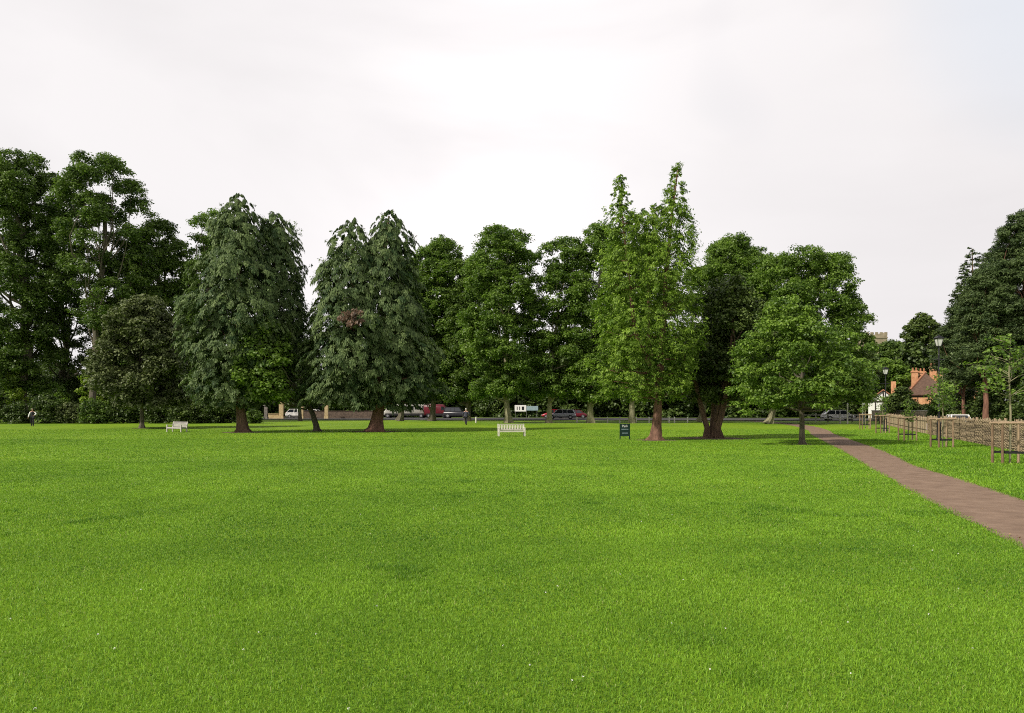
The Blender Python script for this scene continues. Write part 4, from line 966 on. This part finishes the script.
while Yc < 84:
    src = ps[k % 3]; o = src if k < 3 else src.copy()
    if k >= 3: col.objects.link(o)
    o.parent = pf; o.location = ((Yc + .93 - 68) / math.sin(fa), 0, float(G(Yc + .93)))
    if post2 is None:
        m = MB(); m.tube([(0, 0, -.03), (0, 0, 1.25)], [.045, .04], 8, t=.3); post2 = q = m.build('post', M['wood'], pf, smooth=True)
    else: q = post2.copy(); col.objects.link(q)
    q.location = ((Yc - 68) / math.sin(fa), -.09, float(G(Yc))); Yc += 2.0 * math.sin(fa); k += 1

# ------------------------------------------------------------------ people
def skin_mesh(name, pts, edges, rads, mt, parent, sub=1):
    me = bpy.data.meshes.new(name); me.from_pydata(pts, edges, []); o = link(name, me, None, parent)
    md = o.modifiers.new('s', 'SKIN'); md.use_smooth_shade = True
    for i, r_ in enumerate(rads): me.skin_vertices[0].data[i].radius = r_ if isinstance(r_, tuple) else (r_, r_)
    me.skin_vertices[0].data[0].use_root = True
    o.modifiers.new('u', 'SUBSURF').levels = sub; o.modifiers['u'].render_levels = sub
    dg = bpy.context.evaluated_depsgraph_get(); dg.update(); nm = bpy.data.meshes.new_from_object(o.evaluated_get(dg)); o.modifiers.clear(); o.data = nm; nm.name = name
    nm.materials.clear(); nm.materials.append(mt); return o
def person(label, px, py, rz, s, sleeve, top, legs, hairm, stride=.22, arms=None):
    Y = gy(py); r = empty('person', (gx(px, Y), Y, 0), rz, label=label, cat='person'); K = s / 1.75
    arms = arms or {-1: ((-.25, -.02, 1.15), (-.27, -.10, .90)), 1: ((.25, .03, 1.15), (.27, -.02, .90))}
    S = lambda p: tuple(c * K for c in p)
    J = dict(pel=(0, 0, .95), wai=(0, 0, 1.10), che=(0, 0, 1.30), sh=(0, .0, 1.44), nk=(0, 0, 1.50), h0=(0, -.015, 1.57), h1=(0, -.02, 1.66), h2=(0, -.01, 1.72))
    P, E, Rd, ix = [], [], [], {}
    def add(k_, p, r_, par=None):
        ix[k_] = len(P); P.append(S(p)); Rd.append(tuple(x * K for x in r_) if isinstance(r_, tuple) else r_ * K)
        if par: E.append((ix[par], ix[k_]))
    add('pel', J['pel'], (.155, .11)); add('wai', J['wai'], (.135, .10), 'pel'); add('che', J['che'], (.16, .11), 'wai'); add('sh', J['sh'], (.12, .09), 'che')
    add('nk', J['nk'], .05, 'sh'); add('h0', J['h0'], (.065, .075), 'nk'); add('h1', J['h1'], (.078, .092), 'h0'); add('h2', J['h2'], (.05, .06), 'h1')
    add('nose', (0, -.125, 1.62), .012, 'h1')
    for sd_, f in ((-1, -1), (1, 1)):
        add('hip%d' % sd_, (sd_ * .09, 0, .90), .085, 'pel'); add('kn%d' % sd_, (sd_ * .10, -f * stride * .5 - .03, .48), .058, 'hip%d' % sd_)
        add('an%d' % sd_, (sd_ * .10, -f * stride + .02, .08), .04, 'kn%d' % sd_); add('to%d' % sd_, (sd_ * .11, -f * stride - .15, .035), .035, 'an%d' % sd_)
        e, w_ = arms[sd_]; add('so%d' % sd_, (sd_ * .17, 0, 1.42), .055, 'sh'); add('el%d' % sd_, e, .042, 'so%d' % sd_); add('wr%d' % sd_, w_, .028, 'el%d' % sd_)
        d = (Vector(w_) - Vector(e)).normalized(); pl = Vector(w_) + d * .07; add('pa%d' % sd_, tuple(pl), (.035, .02), 'wr%d' % sd_)
        for q in range(4):
            o_ = Vector((0, (q - 1.5) * .021, 0)); a_ = pl + o_ + d * .03; b_ = a_ + d * (.05, .06, .056, .042)[q] + Vector((-sd_ * .015, 0, 0))
            add('f%d%d' % (sd_, q), tuple(a_), .010, 'pa%d' % sd_); add('g%d%d' % (sd_, q), tuple(b_), .008, 'f%d%d' % (sd_, q))
        add('t%d' % sd_, tuple(Vector(w_) + d * .04 + Vector((0, -.04, 0))), .011, 'wr%d' % sd_); add('u%d' % sd_, tuple(Vector(w_) + d * .075 + Vector((0, -.055, 0))), .009, 't%d' % sd_)
    skin_mesh('body', P, E, Rd, M['skin'], r)
    T = lambda keys, g_: ([P[ix[k_]] for k_ in keys], [(x + g_ * K if not isinstance(x, tuple) else (x[0] + g_ * K, x[1] + g_ * K)) for x in (Rd[ix[k_]] for k_ in keys)])
    p_, r_ = T(['pel', 'wai', 'che', 'sh'], .032); p_.append(tuple(S((0, 0, 1.505)))); r_.append(.055 * K); p_.insert(0, S((0, 0, .80))); r_.insert(0, (.17 * K, .13 * K)); skin_mesh('jacket', p_, [(0, 1), (1, 2), (2, 3), (3, 4), (4, 5)], r_, top, r)
    for sd_ in (-1, 1):
        p_, r_ = T(['so%d' % sd_, 'el%d' % sd_, 'wr%d' % sd_], .022); skin_mesh('sleeve', p_, [(0, 1), (1, 2)], r_, sleeve, r)
    p_, r_ = T(['pel', 'hip-1', 'kn-1', 'an-1', 'hip1', 'kn1', 'an1'], .022); skin_mesh('trousers', p_, [(0, 1), (1, 2), (2, 3), (0, 4), (4, 5), (5, 6)], r_, legs, r)
    for sd_ in (-1, 1):
        p_, r_ = T(['an%d' % sd_, 'to%d' % sd_], .018); skin_mesh('shoe', p_, [(0, 1)], r_, M['rubber'], r)
    skin_mesh('hair', [S((0, .03, 1.62)), S((0, .02, 1.70)), S((0, -.02, 1.745))], [(0, 1), (1, 2)], [(.085 * K, .075 * K), (.088 * K, .085 * K), (.06 * K, .07 * K)], hairm, r)
    for sd_ in (-1, 1):
        m = MB(); m.lathe(S((sd_ * .032, -.104, 1.64)), [(.004, -.008), (.010, 0), (.004, .008)], 6); m.build('eye', M['black'], r)
    return r
person('person in dark clothes with white sleeves standing before the shrubs at the left', 32.5, 426.3, R(20), 1.74, M['whitecloth'], M['darkcloth'], M['darkcloth'], M['hair'], .13,
       {-1: ((-.27, -.05, 1.14), (-.33, -.10, .88)), 1: ((.33, -.05, 1.20), (.20, -.22, 1.08))})
person('white-haired person in a dark jacket walking under the limes', 466, 425, R(160), 1.72, M['navy'], M['navy'], M['darkcloth'], M['whitehair'], .2,
       {-1: ((-.31, -.02, 1.16), (-.30, -.16, .95)), 1: ((.31, .05, 1.16), (.30, -.12, .95))}).scale = (1.15, 1.15, 1.0)

# ------------------------------------------------------------------ grass
def in_path(x, y, pad=.0):
    l = np.interp(y, Lc[:, 1], Lc[:, 0]); r_ = np.interp(y, Rc[:, 1], Rc[:, 0]); return (x > l - pad) & (x < r_ + pad)
def vnoise(x, y, s, seed):
    r_ = np.random.RandomState(seed); G = r_.rand(64, 64); u, v = x / s, y / s; i, j = np.floor(u).astype(int), np.floor(v).astype(int); a, b = u - i, v - j
    a = a * a * (3 - 2 * a); b = b * b * (3 - 2 * b); g_ = lambda p, q: G[p % 64, q % 64]
    return (g_(i, j) * (1 - a) + g_(i + 1, j) * a) * (1 - b) + (g_(i, j + 1) * (1 - a) + g_(i + 1, j + 1) * a) * b
def bare(x, y, rng):
    q = np.zeros(len(x), bool)
    for a_, b_, r_ in SOIL:
        d = np.hypot(x - a_, (y - b_)) / r_; q |= d * (1 + .5 * (vnoise(x, y, .6, 11) - .5)) + rng.uniform(-.2, .2, len(x)) < 1
    return q
SOIL = [(gx(p, gy(q)), gy(q), r_) for p, q, r_ in ((243, 432.3, 1.5), (375, 431.6, 1.8), (656, 440.2, 1.15), (712, 438.4, 2.0), (802, 444.5, .55), (142, 428.3, .8), (317, 431.3, .7))]
soil_mat = mat('bare_soil', (.060, .042, .026), .95, base2=(.16, .115, .065), scale=5, detail=8, bump=.8, bscale=30)
for k_, (a_, b_, r_) in enumerate(SOIL):
    m = MB(); nn = 48; vs = [(a_, b_, float(G(b_)) + .022)] + [(a_ + math.cos(t) * r_ * w_, b_ + math.sin(t) * r_ * w_, float(G(b_)) + .005) for t, w_ in ((i * 2 * math.pi / nn, 1.0 + .10 * math.sin(i * .9 + k_) + .08 * math.sin(i * 2.3 + k_)) for i in range(nn))]
    m.add(vs, [(0, i + 1, (i + 1) % nn + 1) for i in range(nn)]); tag(m.build('soil', soil_mat), kind='structure')
def blades(rng, y0, y1, dens, hgt, wid, verge=False, marg=1.6):
    A = (y1 - y0) * ((y0 + y1) * .5 * .72 * 2 + 2 * marg); n = int(A * dens)
    y = rng.uniform(y0, y1, n * 2); x = rng.uniform(-1, 1, n * 2) * (y1 * .72 + marg); ok = np.abs(x) < y * .72 + marg; x, y = x[ok][:n], y[ok][:n]
    right = x > np.interp(y, Rc[:, 1], Rc[:, 0]); ok = ~in_path(x, y, rng.normal(-.05, .05, len(x))) & (x < fX(y) - .05) & ~bare(x, y, rng); ok &= right if verge else np.ones(len(x), bool)
    x, y = x[ok], y[ok]; right = right[ok]; n = len(x)
    big = vnoise(x, y, 1.7, 1) * .4 + vnoise(x, y, .55, 2) * .35 + vnoise(x, y, 5.5, 3) * .25
    tuft = np.clip((vnoise(x, y, .35, 5) * vnoise(x, y, 1.3, 6) * (.6 + .4 * vnoise(x, y, 4, 7)) - .42) * 4, 0, 1)
    h = hgt * rng.uniform(.55, 1.3, n) * (.75 + .5 * big) * (1 + .7 * tuft) * np.where(right, 1.35, 1); a = rng.uniform(0, 6.283, n); ln = rng.uniform(.15, 1.15, n)
    dx, dy = np.cos(a), np.sin(a); ws = wid * rng.uniform(.6, 1.3, n) * .5; b = rng.uniform(0, 6.283, n); sx, sy = np.cos(b) * ws, np.sin(b) * ws
    V = np.empty((n, 5, 3)); V[:, 0] = np.c_[x - sx, y - sy, np.zeros(n)]; V[:, 1] = np.c_[x + sx, y + sy, np.zeros(n)]
    mx_, my_ = x + dx * h * ln * .35, y + dy * h * ln * .35
    V[:, 2] = np.c_[mx_ + sx * .8, my_ + sy * .8, h * .6]; V[:, 3] = np.c_[mx_ - sx * .8, my_ - sy * .8, h * .6]; V[:, 4] = np.c_[x + dx * h * ln, y + dy * h * ln, h * (1 - .38 * ln)]
    V[:, :, 2] += G(y)[:, None]
    i = np.arange(n) * 5; Q = np.c_[i, i + 1, i + 2, i + 3]; T3 = np.c_[i + 3, i + 2, i + 4]
    t = np.clip(.10 + big * .8 - tuft * .15 + rng.normal(0, .22, n), 0, .9); dry = rng.rand(n) < .02; t[dry] = 1
    return V.reshape(-1, 3), Q, T3, np.c_[t, t]
rng = np.random.RandomState(9); Vs, Q, T3, ta, tb = [], [], [], [], []; b = 0
for args in ((3.2, 6, 7600, .029, .0044), (6, 9.5, 4700, .030, .0058), (9.5, 15, 2300, .031, .0088), (15, 24, 950, .032, .013), (24, 42, 260, .033, .022), (42, 62, 60, .035, .035), (12, 45, 150, .06, .018, True)):
    v, q, t3, t = blades(rng, *args); Vs.append(v); Q.append(q + b); T3.append(t3 + b); ta.append(t[:, 0]); tb.append(t[:, 1]); b += len(v)
me = np_mesh('grass', np.concatenate(Vs), [np.concatenate(Q), np.concatenate(T3)], np.concatenate(ta + tb))
tag(link('grass', me, BLADE), 'short mown green grass of the lawn and verge', 'grass', kind='stuff')
# white clover heads scattered through the turf
n = 150; y = 4 + 36 * rng.rand(n) ** 1.5; x = rng.uniform(-1, 1, n) * (y * .7 + 1); ok = ~in_path(x, y, .1) & (x < fX(y) - .3); x, y = x[ok], y[ok]; n = len(x)
P = np.c_[x, y, np.full(n, .034)]; k = 8
d = unit(rng.normal(size=(n * k, 3))); d[:, 2] = np.abs(d[:, 2])
V, Fc = diamonds(np.repeat(P, k, 0) + d * .006, rng.normal(size=(n * k, 3)), d, np.full(n * k, .008), np.full(n * k, .006))
tag(link('clover_flowers', np_mesh('clover_flowers', V, Fc, np.full(len(Fc), .5)), M['white']), 'tiny white clover flowers dotted through the lawn', 'flowers', kind='stuff')
# fallen leaves along the path's edge and under trees
n = 260; j = rng.randint(12, 130, n); side = rng.rand(n) < .6
base = np.where(side[:, None], Rc[j], Lc[j]) + rng.normal(0, .22, (n, 2)); P = np.c_[base, np.full(n, .03)]
V, Fc = diamonds(P, rng.normal(size=(n, 3)) * [1, 1, .15], np.tile([0, 0, 1.], (n, 1)) + rng.normal(0, .2, (n, 3)), rng.uniform(.03, .06, n), rng.uniform(.02, .04, n))
tag(link('fallen_leaves', np_mesh('fallen_leaves', V, Fc, rng.rand(n)), mat('dry_leaf', (.25, .14, .05), .8, base2=(.5, .33, .12), scale=3)), 'small fallen dry leaves along the path edges', 'leaves', kind='stuff')

for o in bpy.data.objects:
    if o.parent is None and o.get('category') and o.get('kind') is None and o.name != 'paling_fence' and o.type in ('EMPTY', 'MESH'):
        o.location.z += float(G(o.location.y))
